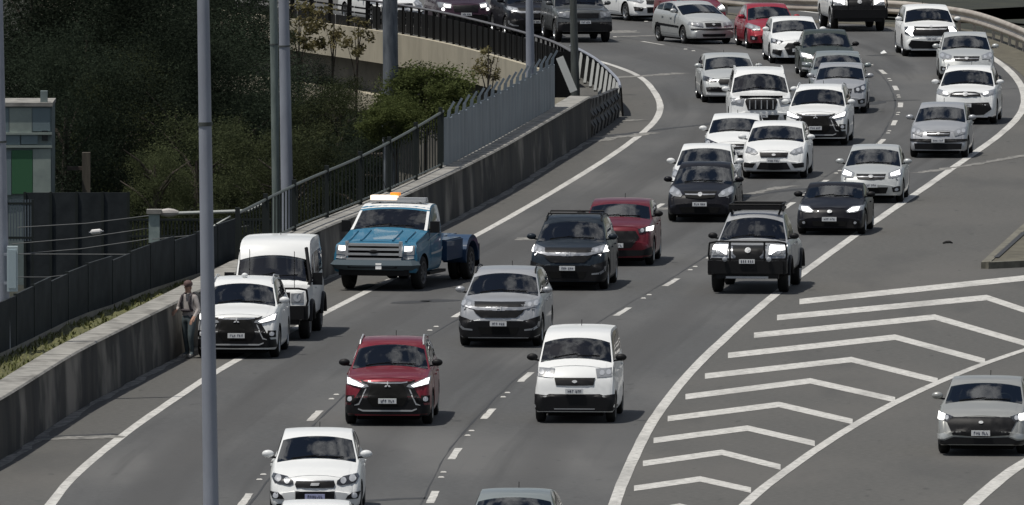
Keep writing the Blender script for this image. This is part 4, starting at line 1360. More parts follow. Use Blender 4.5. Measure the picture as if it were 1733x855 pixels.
GROUP = 'vehicles driving towards the camera'
def vehicle(name, label, cat, kind, LWH, pm, face, place, axles=None, r=.315, tw=.20, steel=False, clad=0.0, rails=None, mirror=None,
            bf=.90, tum=.33, zb=.20, nose=.76, wsc=.14, bands=None, extra=None, aerial=True, windows=None, hood_t=.84, doors=True):
    L, W, H = LWH
    px, py, rel = place
    s = Shape(kind, L, W, H, bf=bf, tum=tum, zb=zb, nose=nose, wsc=wsc)
    ax = axles or (.80, .80 + L * .595)
    gp = G(px, py)
    az = math.atan2(gp.x, gp.y)
    a = -R(rel) - az                       # turn so that the photo's share of the flank shows
    fwd = Vector((math.sin(a), -math.cos(a), 0))
    org = gp - fwd * (L / 2 - ax[0])
    o = thing(name, label, cat, (org.x, org.y, 0.0), a, GROUP)
    body, bvh = shell(s, pm, ax, r, clad)
    mesh_obj('body', body, o)
    hl = L / 2
    # glass
    w0, w1 = s.ws
    grid_patch('windscreen', lambda i, j: s.top(w0 + (w1 - w0) * i, (-1 + 2 * j) * .955), 8, 14, SCREEN, o, .004, .012)
    # dark ceramic edge of the windscreen
    for (a0, a1, b0, b1) in ((0, 1, .885, .96), (0, 1, -.96, -.885), (0, .05, -.885, .885), (.95, 1, -.885, .885)):
        grid_patch('windscreen_edge', lambda i, j, a0=a0, a1=a1, b0=b0, b1=b1: s.top(w0 + (w1 - w0) * (a0 + (a1 - a0) * i), b0 + (b1 - b0) * j), 8 if a1 - a0 > .5 else 1, 12 if a1 - a0 < .5 else 1, BLACK, o, .001, .004)
    cabin(o, s, SEATB if (int(px) % 5) == 0 else SEAT)
    if s.rw:
        q0, q1 = s.rw
        grid_patch('rear_window', lambda i, j: s.top(q0 + (q1 - q0) * i, (-1 + 2 * j) * .86), 4, 8, GLASS, o, .004, .02)
    ua = w0
    while True:
        zs, ze, yb = s.edge(ua)
        if ze - zs > .10 or ua > w1: break
        ua += .02
    if windows is None:
        if kind in ('hatch',): windows = [(ua, 2.15), (2.21, 3.0), (3.06, L - .55)]
        elif kind == 'sedan': windows = [(ua, 2.3), (2.37, 3.25)]
        elif kind in ('suv', '4wd'): windows = [(ua, 2.2), (2.26, 3.15), (3.22, L - .55)]
        elif kind == 'van': windows = [(ua, 1.75), (1.85, 2.85), (2.92, L - .35)]
        elif kind == 'ute': windows = [(ua, 2.3), (2.36, 3.15)]
        elif kind == 'troop': windows = [(ua, 2.35), (2.6, 3.5), (3.6, L - .4)]
        elif kind == 'roadster': windows = [(ua, 2.35)]
        elif kind == 'truck': windows = [(ua, 2.45)]
    gtop = .90
    for (x0, x1) in windows:
        if x1 - x0 < .15: continue
        for sg in (-1, 1):
            def fn(i, j, x0=x0, x1=x1, sg=sg):
                g = .06 + (gtop - .06) * j
                if kind == 'troop': g = .08 + .58 * j
                return s.gh(x0 + (x1 - x0) * i, g, sg)
            grid_patch('side_window', fn, 8, 4, GLASS, o, .004, .02)
    # bonnet and doors as panels with visible shut lines
    h0 = .20 if kind != 'van' else .36
    grid_patch('bonnet', lambda i, j: s.top(h0 + (w0 - .05 - h0) * i, (-1 + 2 * j) * hood_t) + Vector((0, 0, .006 * (1 - abs(-1 + 2 * j)))), 8, 10, pm, o, .004, .02)
    dr = {'hatch': [(1.28, 2.16), (2.19, 2.98)], 'sedan': [(1.40, 2.32), (2.35, 3.22)], 'suv': [(1.35, 2.22), (2.25, 3.12)], '4wd': [(1.45, 2.28), (2.31, 3.12)], 'van': [(.95, 1.78), (1.82, 2.86)], 'ute': [(1.48, 2.32), (2.35, 3.12)], 'troop': [(1.5, 2.42)], 'roadster': [(1.32, 2.42)], 'truck': [(1.55, 2.62)]}[kind]
    for (x0, x1) in (dr if doors else []):
        for sg in (-1, 1):
            d_ = grid_patch('door', lambda i, j, x0=x0, x1=x1, sg=sg: s.side(x0 + (x1 - x0) * i, max(.17, clad) + (.985 - max(.17, clad)) * j, sg), 5, 8, pm, o, .006, .02)
            hp = s.side(x1 - .16, .80, sg)
            mb = MB(); mb.bar(hp + Vector((sg * .025, -.09, 0)), hp + Vector((sg * .025, .09, 0)), .025, .03)
            mb.build('door_handle', pm if pm is not SILVER else SILVER, d_)
    # door mirrors
    mm = mirror or pm
    zs, ze, yb = s.edge(ua + .05)
    big = 1.0 if kind not in ('truck', 'troop') else 1.35
    for sg in (-1, 1):
        c = Vector((sg * (yb + .135), ua + .03 - hl, zs + .09))
        mb = MB(); mb.ball(c, (.115 * (1 if big == 1 else .95), .075, .075 * big * (1.25 if big > 1 else 1)), 0, 12, 8)
        if big > 1: mb = MB(); mb.box(c, (.21, .11, .27))
        mo_ = mb.build('side_mirror', mm, o, ang=50)
        mb = MB(); mb.bar((sg * (yb - .03), c.y, zs + .02), c + Vector((-sg * .03, .0, -.05)), .05, .035)
        mb.build('mirror_arm', BLACK, mo_)
    # wipers
    mb = MB()
    for x0, x1 in ((-.62, .05), (.02, .66)):
        a0, a1 = s.top(w0 + .05, x0), s.top(w0 + .10, x1)
        mb.bar(a0 + Vector((0, -.012, .014)), a1 + Vector((0, -.012, .018)), .014, .014)
    mb.build('wiper', BLACK, o)
    # roof rails, crossbars, aerial
    if rails:
        for sg in (-1, 1):
            pts = [s.top(u, sg * .97) + Vector((0, 0, z)) for u, z in ((w1 + .15, .0), (w1 + .22, .05), (L * .6, .055), (L - .85, .05), (L - .75, 0.0))]
            mb = MB(); mb.tube(pts, .017, 6); mb.build('roof_rail', rails, o)
    if bands:
        for u in bands:
            mb = MB()
            p0, p1 = s.top(u, -.95), s.top(u, .95)
            mb.tube([p0 + Vector((0, 0, .03)), p0 + Vector((0, 0, .10)), p1 + Vector((0, 0, .10)), p1 + Vector((0, 0, .03))], .022, 6)
            mb.build('roof_bar', BLACK, o)
    if aerial:
        u = L - .75 if kind not in ('sedan', 'ute', 'van', 'roadster', 'truck', 'troop') else s.um
        p0 = s.top(u, .0)
        mb = MB(); mb.tube([p0, p0 + Vector((0, .06, .12))], .008, 5); mb.build('aerial', BLACK, o)
    # front
    layer = [0]
    hwid = W / 2
    def fp(nm, poly, m, par=o, off=None):
        layer[0] += 1
        return face_patch(nm, [(x * hwid, max(z, zb + .035)) for x, z in poly], m, par, bvh, s, off if off else .014 + .0016 * layer[0])
    for it in face:
        k = it[0]
        if k == 'sym':
            pts = it[3]
            fp(it[1], pts + [(-x, z) for x, z in reversed(pts) if abs(x) > 1e-6], it[2])
        elif k == 'pair':
            for sg in (1, -1): fp(it[1], [(sg * x, z) for x, z in it[3]], it[2])
        elif k == 'lamp':
            for sg in (1, -1):
                ho = fp('headlight', [(sg * x, z) for x, z in it[2]], it[1])
                for (x, z, rr, m) in (it[3] if len(it) > 3 else []):
                    face_patch('lens', circle(sg * x * hwid, z, rr), m, ho, bvh, s, .021 + .0016 * layer[0], .02)
                if len(it) > 4 and it[4]:
                    face_patch('lamp_glow', [(sg * x * hwid, z) for x, z in it[4]], LIT, ho, bvh, s, .024 + .0016 * layer[0], .02)
        elif k == 'fog':
            for sg in (1, -1):
                layer[0] += 1
                face_patch('fog_lamp', circle(sg * it[1] * hwid, it[2], it[3]), it[4] if len(it) > 4 else LENS, o, bvh, s, .018 + .0016 * layer[0], .03)
        elif k == 'plate':
            z = it[1]; x0 = it[3] if len(it) > 3 else 0.0
            h = bvh.ray_cast(Vector((x0, -hl - 2, z)), Vector((0, 1, 0)))
            y = (h[0].y if h[0] else -hl) - .06
            mb = MB(); mb.box((x0, y, z), (.37, .03, .105), 0)
            rr = random.Random(int(px) * 7 + int(py))
            x = -.145
            for q in range(7):
                if q == (3 if it[2] == 'w' else 4): x += .03; continue
                wd = rr.choice((.026, .030, .034))
                hh = rr.choice((.05, .056))
                mb.box((x0 + x + wd / 2, y - .0165, z), (.009, .004, hh), 1)
                mb.box((x0 + x + wd, y - .0165, z + rr.choice((-.02, 0, .02))), (.016, .004, hh * rr.choice((.25, .5))), 1)
                if rr.random() < .6: mb.box((x0 + x + wd * 1.15, y - .0162, z), (.008, .004, hh * .95), 1)
                x += .043
            mb.build('number_plate', [PLATE if it[2] == 'w' else PLATEB, INK], o)
        elif k == 'emblem':
            kind_, z, r0 = it[1], it[2], it[3]
            layer[0] += 2
            off = .020 + .0016 * layer[0]
            def ep(polys):
                first = None
                for p in polys:
                    x = face_patch('emblem', p, SILVERP, o, bvh, s, off, .02) if first is None else face_patch('emblem_bar', p, SILVERP, first, bvh, s, off, .02)
                    first = first or x
            if kind_ == 'diamonds':
                d = r0
                def dia(cx, cz, an): 
                    return [(cx + d * (math.cos(an) * p - math.sin(an) * q), cz + d * (math.sin(an) * p + math.cos(an) * q)) for p, q in ((0, 0), (.29, .5), (0, 1.0), (-.29, .5))]
                ep([dia(0, z, 0), dia(0, z, R(120)), dia(0, z, R(240))])
            elif kind_ == 'h':
                ep([[(-.9 * r0, z - .7 * r0), (-.55 * r0, z - .7 * r0), (-.75 * r0, z + .7 * r0), (-1.1 * r0, z + .7 * r0)], [(.9 * r0, z - .7 * r0), (.55 * r0, z - .7 * r0), (.75 * r0, z + .7 * r0), (1.1 * r0, z + .7 * r0)], [(-.7 * r0, z - .14 * r0), (.7 * r0, z - .14 * r0), (.7 * r0, z + .14 * r0), (-.7 * r0, z + .14 * r0)]])
            elif kind_ == 'ring':
                n = 16
                ep([[(1.3 * r0 * math.cos(t), z + r0 * math.sin(t)) for t in [2 * math.pi * i / n for i in range(n + 1)]] + [(.85 * r0 * math.cos(t), z + .62 * r0 * math.sin(t)) for t in [2 * math.pi * i / n for i in range(n, -1, -1)]], [(-1.1 * r0, z - .12 * r0), (1.1 * r0, z - .12 * r0), (1.1 * r0, z + .12 * r0), (-1.1 * r0, z + .12 * r0)]])
            elif kind_ == 'bow':
                ep([[(-r0, z - .28 * r0), (.8 * r0, z - .28 * r0), (r0, z + .28 * r0), (-.8 * r0, z + .28 * r0)]])
            else:
                ep([circle(0, z, r0 * 1.3, 14, r0 * .7)])
    add_wheels(o, s, ax, r, tw, steel)
    # dark underbody between the wheels
    mb = MB(); mb.box((0, 0, zb + .0), (W - .55, L - .7, .16)); mb.build('underbody', MATTE, o)
    if extra: extra(o, s, bvh)
    return o, s, bvh

# ------------------------------------------------------------------ fronts: outlines as (share of half width, height in metres)
def suv_face_mask(lit=True, rub=.84):
    lamp = [(.93, .98), (.92, .84), (.55, .77), (.42, .80), (.46, .84)]
    lamp_glow = [(.90, .955), (.89, .85), (.58, .79), (.52, .82)]
    return [('sym', 'grille', BLACK, [(0, .90), (.50, .90), (.62, .93), (.48, .78), (.64, .44), (.93, .43), (.95, .26), (0, .24)]),
            ('pair', 'chrome_strip', SILVERP, [(.47, .76), (.495, .76), (.65, .47), (.74, .44), (.74, .425), (.635, .44)]),
            ('lamp', LAMPG, lamp, [], lamp_glow if lit else None),
            ('sym', 'grille_bar', CHROME, [(0, .885), (.30, .885), (.44, .90), (.44, .875), (.30, .862), (0, .862)]),
            ('sym', 'grille_slot', MATTE, [(0, .84), (.36, .84), (.46, .56), (.34, .40), (0, .40)]),
            ('pair', 'fog_recess', MATTE, [(.74, .62), (.92, .62), (.92, .48), (.72, .48)]),
            ('fog', .84, .55, .05),
            ('sym', 'skid_bar', SILVERP, [(0, .335), (.55, .335), (.66, .37), (.66, .345), (.55, .305), (0, .305)]),
            ('plate', .52, 'w'), ('emblem', 'diamonds', .83, .07)]
def honda_face(lit=False):
    return [('sym', 'grille', BLACK, [(0, 1.0), (.62, 1.0), (.66, .90), (.55, .76), (.42, .67), (0, .665)]),
            ('lamp', LAMPG, [(.60, .99), (.97, 1.07), (.97, .93), (.70, .88), (.58, .90)], [(.72, .945, .045, LENS), (.86, .97, .05, LENS)], [(.90, 1.04), (.97, 1.05), (.97, .90), (.88, .90)] if lit else None),
            ('sym', 'chrome_bar', CHROME, [(0, .90), (.14, .90), (.16, .895), (.50, .895), (.62, .905), (.90, .93), (.90, .905), (.66, .86), (.52, .83), (.16, .83), (.14, .82), (0, .82)]),
            ('sym', 'lower_bumper', BLACK, [(0, .60), (.62, .60), (.95, .70), (.97, .30), (.8, .24), (0, .24)]),
            ('pair', 'fog_trim', CHROME, [(.62, .42), (.80, .44), (.90, .50), (.92, .58), (.95, .58), (.94, .47), (.84, .40), (.62, .385)]),
            ('sym', 'lower_grille', MATTE, [(0, .46), (.50, .46), (.42, .30), (0, .30)]),
            ('plate', .54, 'w'), ('emblem', 'h', .862, .055)]
def sedan_face(lit=False, z=0.0, dark=False, grille=BLACK, plate=True, emb='oval', low=True, hl=None):
    f = [('sym', 'grille', grille, [(0, .72 + z), (.46, .72 + z), (.42, .60 + z), (0, .58 + z)]),
         ('lamp', LAMPD if dark else LAMPG, hl or [(.52, .74 + z), (.94, .86 + z), (.97, .72 + z), (.80, .63 + z), (.54, .63 + z)], [(.66, .70 + z, .05, LENS), (.84, .74 + z, .055, LENS)], [(.60, .73 + z), (.86, .80 + z), (.88, .70 + z), (.62, .66 + z)] if lit else None),
         ('sym', 'grille_bar', CHROME, [(0, .665 + z), (.43, .665 + z), (.43, .645 + z), (0, .645 + z)])]
    if low: f += [('sym', 'lower_grille', MATTE, [(0, .43), (.55, .43), (.48, .27), (0, .26)]), ('pair', 'fog_recess', BLACK, [(.66, .43), (.90, .45), (.90, .32), (.70, .30)]), ('fog', .80, .37, .04)]
    if plate: f.append(('plate', .48, 'w'))
    f.append(('emblem', emb, .66 + z, .05))
    return f

# ------------------------------------------------------------------ front row
vehicle('hatchback', 'small white hatchback with big dark twin headlamps and bow emblem, nearest whole car', 'car', 'hatch', (4.04, 1.735, 1.52), WHITE,
        [('lamp', LAMPD, [(.47, .685), (.60, .76), (.90, .80), (.93, .74), (.86, .64), (.55, .60), (.46, .63)], [(.60, .685, .055, LENS), (.79, .72, .062, LENS)]),
         ('sym', 'grille', BLACK, [(0, .675), (.40, .675), (.43, .62), (.40, .56), (0, .56)]),
         ('sym', 'lower_grille', BLACK, [(0, .495), (.42, .495), (.42, .34), (0, .34)]),
         ('sym', 'grille_trim', CHROME, [(0, .692), (.40, .692), (.40, .678), (0, .678)]),
         ('pair', 'fog_recess', BLACK, [(.66, .36), (.90, .36), (.95, .49), (.80, .47), (.70, .42)]), ('fog', .83, .42, .05),
         ('sym', 'lower_lip', BLACK, [(0, .27), (.82, .27), (.80, .21), (0, .20)]),
         ('plate', .40, 'b'), ('emblem', 'bow', .62, .085)], (535, 872, 1.6), axles=(.79, 3.31), r=.31, mirror=WHITE)

vehicle('suv', 'dark red suv with both headlamps lit and a large black grille mask', 'suv', 'suv', (4.70, 1.81, 1.68), REDM, suv_face_mask(True), (659, 717, 2.6), axles=(.88, 3.55), r=.345, tw=.22, rails=SILVERP, mirror=BLACK, clad=.12)
vehicle('van', 'white one box van with a plain black lower bumper and black mirrors', 'van', 'van', (4.10, 1.66, 1.86), WHITE,
        [('lamp', LAMPG, [(.50, 1.10), (.93, 1.12), (.96, .95), (.54, .93)], [(.66, 1.02, .05, LENS), (.82, 1.03, .05, LENS)]),
         ('sym', 'grille', BLACK, [(0, .925), (.50, .925), (.46, .78), (0, .77)]),
         ('sym', 'lower_bumper', BLACK, [(0, .60), (.62, .60), (.70, .57), (.97, .60), (.98, .27), (.8, .25), (0, .25)]),
         ('sym', 'lip', SILVERP, [(0, .31), (.5, .31), (.5, .295), (0, .295)]),
         ('plate', .665, 'w'), ('emblem', 'oval', .85, .04)], (975, 714, 3.3), axles=(.60, 3.22), r=.30, bf=.94, tum=.20, mirror=BLACK, nose=.84, wsc=.10, zb=.22, steel=True)

def roof_sign(o, s, bvh):
    p = s.top(2.25, .0)
    mb = MB(); mb.ball(p + Vector((.02, 0, .05)), (.07, .05, .06)); mb.build('roof_beacon', WHITE, o)
vehicle('suv', 'white suv with a silver skid bar half hidden by the foreground pole', 'suv', 'suv', (4.70, 1.81, 1.68), WHITE, suv_face_mask(True), (405, 604, 4.2), axles=(.88, 3.55), r=.345, tw=.22, rails=SILVERP, extra=roof_sign, clad=.06)

def bullbar(o, s, bvh, z0=.45, z1=1.22, hoops=True):
    y = -s.L / 2 - .10
    w = s.W / 2
    mb = MB()
    mb.tube([(-w * .97, y + .12, z1 - .04), (-w * .78, y, z1), (w * .78, y, z1), (w * .97, y + .12, z1 - .04)], .024, 8)
    for sg in (-1, 1):
        mb.tube([(sg * w * .97, y + .12, z1 - .04), (sg * w * 1.0, y + .14, (z0 + z1) / 2 + .1), (sg * w * .97, y + .10, z0 + .36)], .024, 8)
        mb.tube([(sg * w * .44, y, z1), (sg * w * .44, y, z0 + .3)], .024, 8)
    mb.build('bull_bar', BLACK, o)
    mb = MB()
    mb.box((0, y + .05, z0 + .22), (s.W * .92, .22, .30)); mb.box((0, y + .09, z0 + .02), (s.W * .80, .2, .14))
    for sg in (-1, 1): mb.box((sg * w * .90, y + .14, z0 + .22), (.20, .30, .30))
    bb = mb.build('bar_bumper', BLACK, o)
    return y
def troop_extra(o, s, bvh):
    y = bullbar(o, s, bvh, .42, 1.18)
    mb = MB()
    for x in (-.62, -.40): mb.tube([(x, -s.L / 2 + .02, 1.15), (x, -s.L / 2 + .05, 2.05)], .008, 5)
    mb.tube([(.60, -s.L / 2 + .02, 1.15), (.60, -s.L / 2 + .05, 2.0)], .008, 5)
    mb.build('whip_aerial', BLACK, o)
    for u in (.95, 3.93):
        for sg in (-1, 1):
            mb = MB(); pts = []
            for i in range(9):
                t = math.pi * (.02 + .96 * i / 8)
                pts.append((sg * (s.W / 2 + .015), u - s.L / 2 - math.cos(t) * .47, .40 + math.sin(t) * .45))
            mb.tube(pts, .055, 6); mb.build('wheel_flare', BLACK, o)
    mb = MB(); mb.tube([(s.W / 2 - .10, 1.2 - s.L / 2, 1.1), (s.W / 2 - .04, 1.25 - s.L / 2, 1.3), (s.W / 2 - .12, 1.5 - s.L / 2, 1.7), (s.W / 2 - .17, 1.62 - s.L / 2, 2.0)], .04, 8)
    mb.build('snorkel', BLACK, o)
    mb = MB(); mb.box((0, .25 - s.L / 2 + .25, 1.24), (.5, .35, .06)); mb.build('bonnet_scoop', WHITE, o)
vehicle('troop_carrier', 'white high roof four wheel drive with black bull bar, partly behind a white suv', 'four wheel drive', 'troop', (5.15, 1.80, 2.20), WHITE,
        [('sym', 'grille', BLACK, [(0, 1.08), (.55, 1.08), (.55, .82), (0, .82)]), ('lamp', LAMPG, [(.58, 1.06), (.88, 1.06), (.88, .86), (.58, .86)], [(.73, .96, .085, LENS)])],
        (459, 573, 5.0), axles=(.95, 3.93), r=.40, tw=.25, bf=.955, tum=.085, nose=.90, wsc=.06, zb=.45, mirror=BLACK, steel=True, clad=.10, extra=troop_extra)

# ------------------------------------------------------------------ blue tow truck
def truck_extra(o, s, bvh):
    hl = s.L / 2
    # bonnet ridges
    mb = MB()
    for x0, x1 in ((-.36, -.30), (.30, .36), (-.62, -.58), (.58, .62)):
        pts = [s.top(.25 + .15 * i, (x0 + x1) / 2 * 1.25) + Vector((0, 0, .014)) for i in range(7)]
        mb.tube(pts, .028, 6)
    mb.build('bonnet_ridge', BLUET, o)
    mb = MB(); pts = [s.top(.05, t / 10) for t in range(-8, 9)]
    # grille surround and bars
    y = -hl - .03
    mb = MB()
    mb.box((0, y, 1.10), (1.34, .09, .06)); mb.box((0, y, .76), (1.34, .09, .05))
    for sg in (-1, 1): mb.box((sg * .655, y, 1.0), (.07, .09, .36))
    for z in (.875, .99): mb.box((0, y - .01, z), (1.26, .08, .055))
    mb.build('grille_frame', SILVERP, o)
    mb = MB(); mb.ball((0, y - .05, .935), (.12, .02, .05)); mb.build('emblem', BLACK, o)
    # bumper
    mb = MB(); mb.tube([(-1.0, -hl + .16, .62), (-.9, -hl - .04, .62), (-.5, -hl - .13, .62), (.5, -hl - .13, .62), (.9, -hl - .04, .62), (1.0, -hl + .16, .62)], .12, 4)
    b = mb.build('bumper', mat('bumper_chrome', (0.070, 0.092, 0.108), 0.8, spec=0.12), o)
    mb = MB(); mb.box((0, -hl - .10, .585), (1.2, .20, .07)); mb.build('bumper_slot', BLACK, b)
    mb = MB(); mb.box((0, -hl + .02, .44), (1.7, .2, .14)); mb.build('air_dam', BLACK, o)
    mb = MB(); mb.box((.16, -hl - .23, .60), (.14, .02, .14)); mb.build('number_plate', mat('glowing_white_tag', (.8, .8, .78), .4, emit=.25), o)  # plate painted with a faint glow of its own, no lamp behind it
    # beacon bar on the roof
    p = s.top(2.35, 0)
    mb = MB(); mb.box((0, p.y, p.z + .05), (1.36, .28, .04)); mb.box((-.5, p.y, p.z + .02), (.06, .2, .06)); mb.box((.5, p.y, p.z + .02), (.06, .2, .06)); bb = mb.build('beacon_bar', SILVERP, o)
    mb = MB(); mb.box((-.36, p.y, p.z + .125), (.62, .27, .11)); mb.build('lit_beacon', AMBERL, bb)
    mb = MB(); mb.box((.33, p.y, p.z + .10), (.70, .22, .06)); mb.build('clear_beacon', SILVERP, bb)
    mb = MB(); mb.box((-.10, p.y + .05, p.z + .21), (.22, .16, .07)); mb.build('amber_beacon', AMBER, bb)
    # white pillars and roof
    grid_patch('roof_panel', lambda i, j: s.top(1.98 + (s.L - .12 - 1.98) * i, (-1 + 2 * j) * .99), 6, 10, WHITE, o, .006, .03)
    for sg in (-1, 1):
        grid_patch('pillar', lambda i, j, sg=sg: s.top(1.36 + .58 * i, sg * (.925 + .075 * j)), 6, 2, WHITE, o, .006, .02)
        grid_patch('rear_pillar', lambda i, j, sg=sg: s.gh(2.5 + .34 * i, .10 + .85 * j, sg), 3, 4, WHITE, o, .006, .02)
    # chassis, low tray and dual wheel guards
    mb = MB()
    for sg in (-1, 1): mb.box((sg * .42, hl + 1.85, .62), (.10, 3.9, .22))
    mb.build('chassis', MATTE, o)
    mb = MB()
    mb.box((0, hl + .80, .80), (1.98, 1.55, .46)); mb.box((0, hl + .80, 1.045), (1.9, 1.5, .03))
    mb.build('tray', BLUED, o)
    ry = hl + 2.25
    for sg in (-1, 1):
        mb = MB(); pr = []
        n = 14
        for xx in (sg * .48, sg * 1.06):
            for i in range(n + 1):
                t = math.pi * (-.02 + 1.04 * i / n)
                pr.append((xx, ry - math.cos(t) * .68, .52 + math.sin(t) * .56))
            for i in range(n + 1):
                t = math.pi * (-.02 + 1.04 * i / n)
                pr.append((xx, ry - math.cos(t) * .56, .46 + math.sin(t) * .48))
        k = 2 * (n + 1)
        fs = []
        for i in range(n):
            fs += [(i, i + 1, k + i + 1, k + i), (n + 1 + i, k + n + 1 + i, k + n + 2 + i, n + 2 + i), (i, n + 1 + i, n + 2 + i, i + 1), (k + i, k + i + 1, k + n + 2 + i, k + n + 1 + i)]
        mb.add(pr, fs); mb.build('wheel_guard', BLUED, o)
        tm, qm = wheel_meshes(.40, .24, True)
        for xx in (.94, .66):
            wo = mesh_obj('wheel', tm, o, (sg * (xx - .02), ry, .40)); rm = mesh_obj('rim', qm, wo)
            if sg < 0: wo.rotation_euler = (0, 0, math.pi)
        mb = MB(); mb.box((sg * .80, ry + .72, .55), (.5, .03, .55)); mb.build('mud_flap', BLACK, o)
    mb = MB(); mb.box((0, ry + .1, 1.0), (.9, 1.5, .12)); mb.box((0, ry + .9, .7), (.5, .9, .25)); mb.build('deck', BLUED, o)
    mb = MB(); mb.tube([(0, ry - .1, 1.0), (0, ry + .9, .95), (0, ry + 1.6, .5)], .10, 8); mb.box((0, ry + 1.7, .45), (1.5, .12, .12)); mb.build('wheel_lift', MATTE, o)
    # running strip along the door
    for sg in (-1, 1):
        grid_patch('side_strip', lambda i, j, sg=sg: s.side(1.55 + 1.3 * i, .40 + .05 * j, sg), 5, 1, SILVERP, o, .012, .02)
        mb = MB(); mb.tube([s.side(1.35, .78, sg) + Vector((sg * .02, 0, 0)), s.side(2.6, .86, sg) + Vector((sg * .02, 0, 0))], .012, 5); mb.build('trim_line', CHROME, o)
        mb = MB(); mb.box(s.side(1.9, 0.0, sg) + Vector((0, .2, -.06)), (.18, 1.5, .07)); mb.build('side_step', BLACK, o)
        for i in range(1): pass
vehicle('tow_truck', 'blue tow truck with chrome grille and a lit beacon bar, crossing the left edge line', 'truck', 'truck', (3.05, 1.98, 1.98), BLUET,
        [('sym', 'grille', MATTE, [(0, 1.10), (.66, 1.10), (.66, .76), (0, .76)]),
         ('lamp', LAMPG, [(.70, 1.07), (.96, 1.07), (.96, .86), (.70, .84)], [(.83, .96, .065, LENS)], [(.72, 1.05), (.90, 1.05), (.90, .95), (.72, .94)]),
         ('pair', 'indicator', LAMPG, [(.70, .82), (.95, .84), (.95, .77), (.70, .75)])],
        (650, 489, 14.5), axles=(.92,), r=.40, tw=.25, bf=.96, tum=.20, nose=.90, wsc=.10, zb=.42, mirror=BLACK, steel=True, extra=truck_extra, aerial=False, hood_t=.86)

# ------------------------------------------------------------------ middle of the road
vehicle('suv', 'silver suv with black lower bumper directly behind the white van', 'suv', 'suv', (4.60, 1.855, 1.68), SILVER, honda_face(False), (849, 585, 4.6), axles=(.90, 3.56), r=.35, tw=.22, rails=BLACK, clad=.12)
vehicle('suv', 'dark blue suv with roof bars beside the red hatchback', 'suv', 'suv', (4.60, 1.855, 1.68), DKBLUE, honda_face(True), (965, 489, 4.4), axles=(.90, 3.56), r=.35, tw=.22, rails=BLACK, bands=(2.25, 3.1), clad=.12)
MAZ = [('sym', 'grille', BLACK, [(0, .86), (.52, .86), (.62, .72), (.42, .46), (0, .43)]), ('lamp', LAMPD, [(.58, .90), (.95, .98), (.95, .86), (.62, .80)], [(.70, .87, .045, LENS), (.84, .90, .045, LENS)], [(.80, .93), (.95, .96), (.95, .86), (.80, .85)]),  # the glowing patch in each lamp stands for a sun glint
       ('sym', 'lower_bumper', BLACK, [(0, .40), (.70, .40), (.95, .48), (.95, .28), (0, .24)]), ('plate', .52, 'w'), ('emblem', 'oval', .72, .04)]
vehicle('hatchback', 'dark red crossover close behind the dark blue suv', 'car', 'suv', (4.40, 1.80, 1.55), paint('maroon_paint', (.115, .010, .018), .2), MAZ, (1046, 448, 3.6), axles=(.88, 3.53), r=.34, tw=.22, mirror=BLACK, clad=.12)
def navara_extra(o, s, bvh):
    bullbar(o, s, bvh, .42, 1.24)
    hl = s.L / 2
    p = s.top(2.35, 0)
    mb = MB(); z = p.z + .07
    for u in (2.15, 2.55, 2.95, 3.25): mb.bar((-.62, u - hl, z), (.62, u - hl, z), .06, .03)
    for sg in (-1, 1):
        mb.bar((sg * .62, 2.1 - hl, z), (sg * .62, 3.3 - hl, z), .04, .05)
        mb.tube([(sg * .62, 2.1 - hl, z), (sg * .62, 2.1 - hl, z + .11), (sg * .62, 3.3 - hl, z + .11)], .022, 6)
        for u in (2.2, 3.2): mb.bar((sg * .55, u - hl, p.z - .05), (sg * .60, u - hl, z), .05, .05)
    mb.tube([(-.62, 2.1 - hl, z + .11), (.62, 2.1 - hl, z + .11)], .022, 6)
    mb.tube([(-.62, 3.3 - hl, z + .11), (.62, 3.3 - hl, z + .11)], .022, 6)
    mb.bar((-.60, 2.08 - hl, z + .04), (.60, 2.08 - hl, z + .04), .03, .09)
    mb.bar((-.60, 3.3 - hl, z + .05), (.60, 3.3 - hl, z + .05), .03, .10)
    mb.build('roof_rack', BLACK, o)
    mb = MB(); mb.box((0, -hl - .10, .40), (1.0, .06, .05)); mb.build('skid_plate', SILVERP, o)
    mb = MB(); mb.box((0, -hl - .185, .78), (.37, .016, .105)); 
    for i in range(6): mb.box((-.13 + .05 * i + (.02 if i > 2 else 0), -hl - .196, .78), (.022, .006, .06), 1)
    mb.build('number_plate', [PLATE, INK], o)
    for sg in (-1, 1):
        mb = MB(); mb.lathe_x([(0, 0.001), (.0, .055)], 12); 
        mb = MB(); mb.ball((sg * .52, -hl - .20, .83), (.06, .03, .06)); mb.build('spot_lamp', LENS, o)
        for u in (.95, 4.10):
            mb = MB(); pts = []
            for i in range(9):
                t = math.pi * (.02 + .96 * i / 8)
                pts.append((sg * (s.W / 2 + .01), u - hl - math.cos(t) * .46, .40 + math.sin(t) * .44))
            mb.tube(pts, .05, 6); mb.build('wheel_flare', BLACK, o)
    mb = MB(); mb.box((0, s.top(4.3, 0).y, 1.14), (1.5, 1.4, .05)); mb.build('tonneau', BLACK, o)
UTEF = [('sym', 'grille', BLACK, [(0, 1.12), (.46, 1.12), (.42, .92), (.30, .84), (0, .84)]),
        ('lamp', LAMPG, [(.50, 1.14), (.80, 1.16), (.97, 1.10), (.97, .90), (.52, .90)], [(.76, .99, .06, LENS)], [(.54, 1.12), (.92, 1.10), (.92, 1.02), (.60, 1.0), (.58, .93), (.53, .93)]),
        ('pair', 'chrome_strip', CHROME, [(.40, 1.10), (.46, 1.10), (.43, .93), (.32, .85), (.30, .88), (.38, .95)]),
        ('sym', 'lower_bumper', BLACK, [(0, .80), (.97, .84), (.97, .42), (0, .40)]), ('emblem', 'ring', 1.02, .055)]
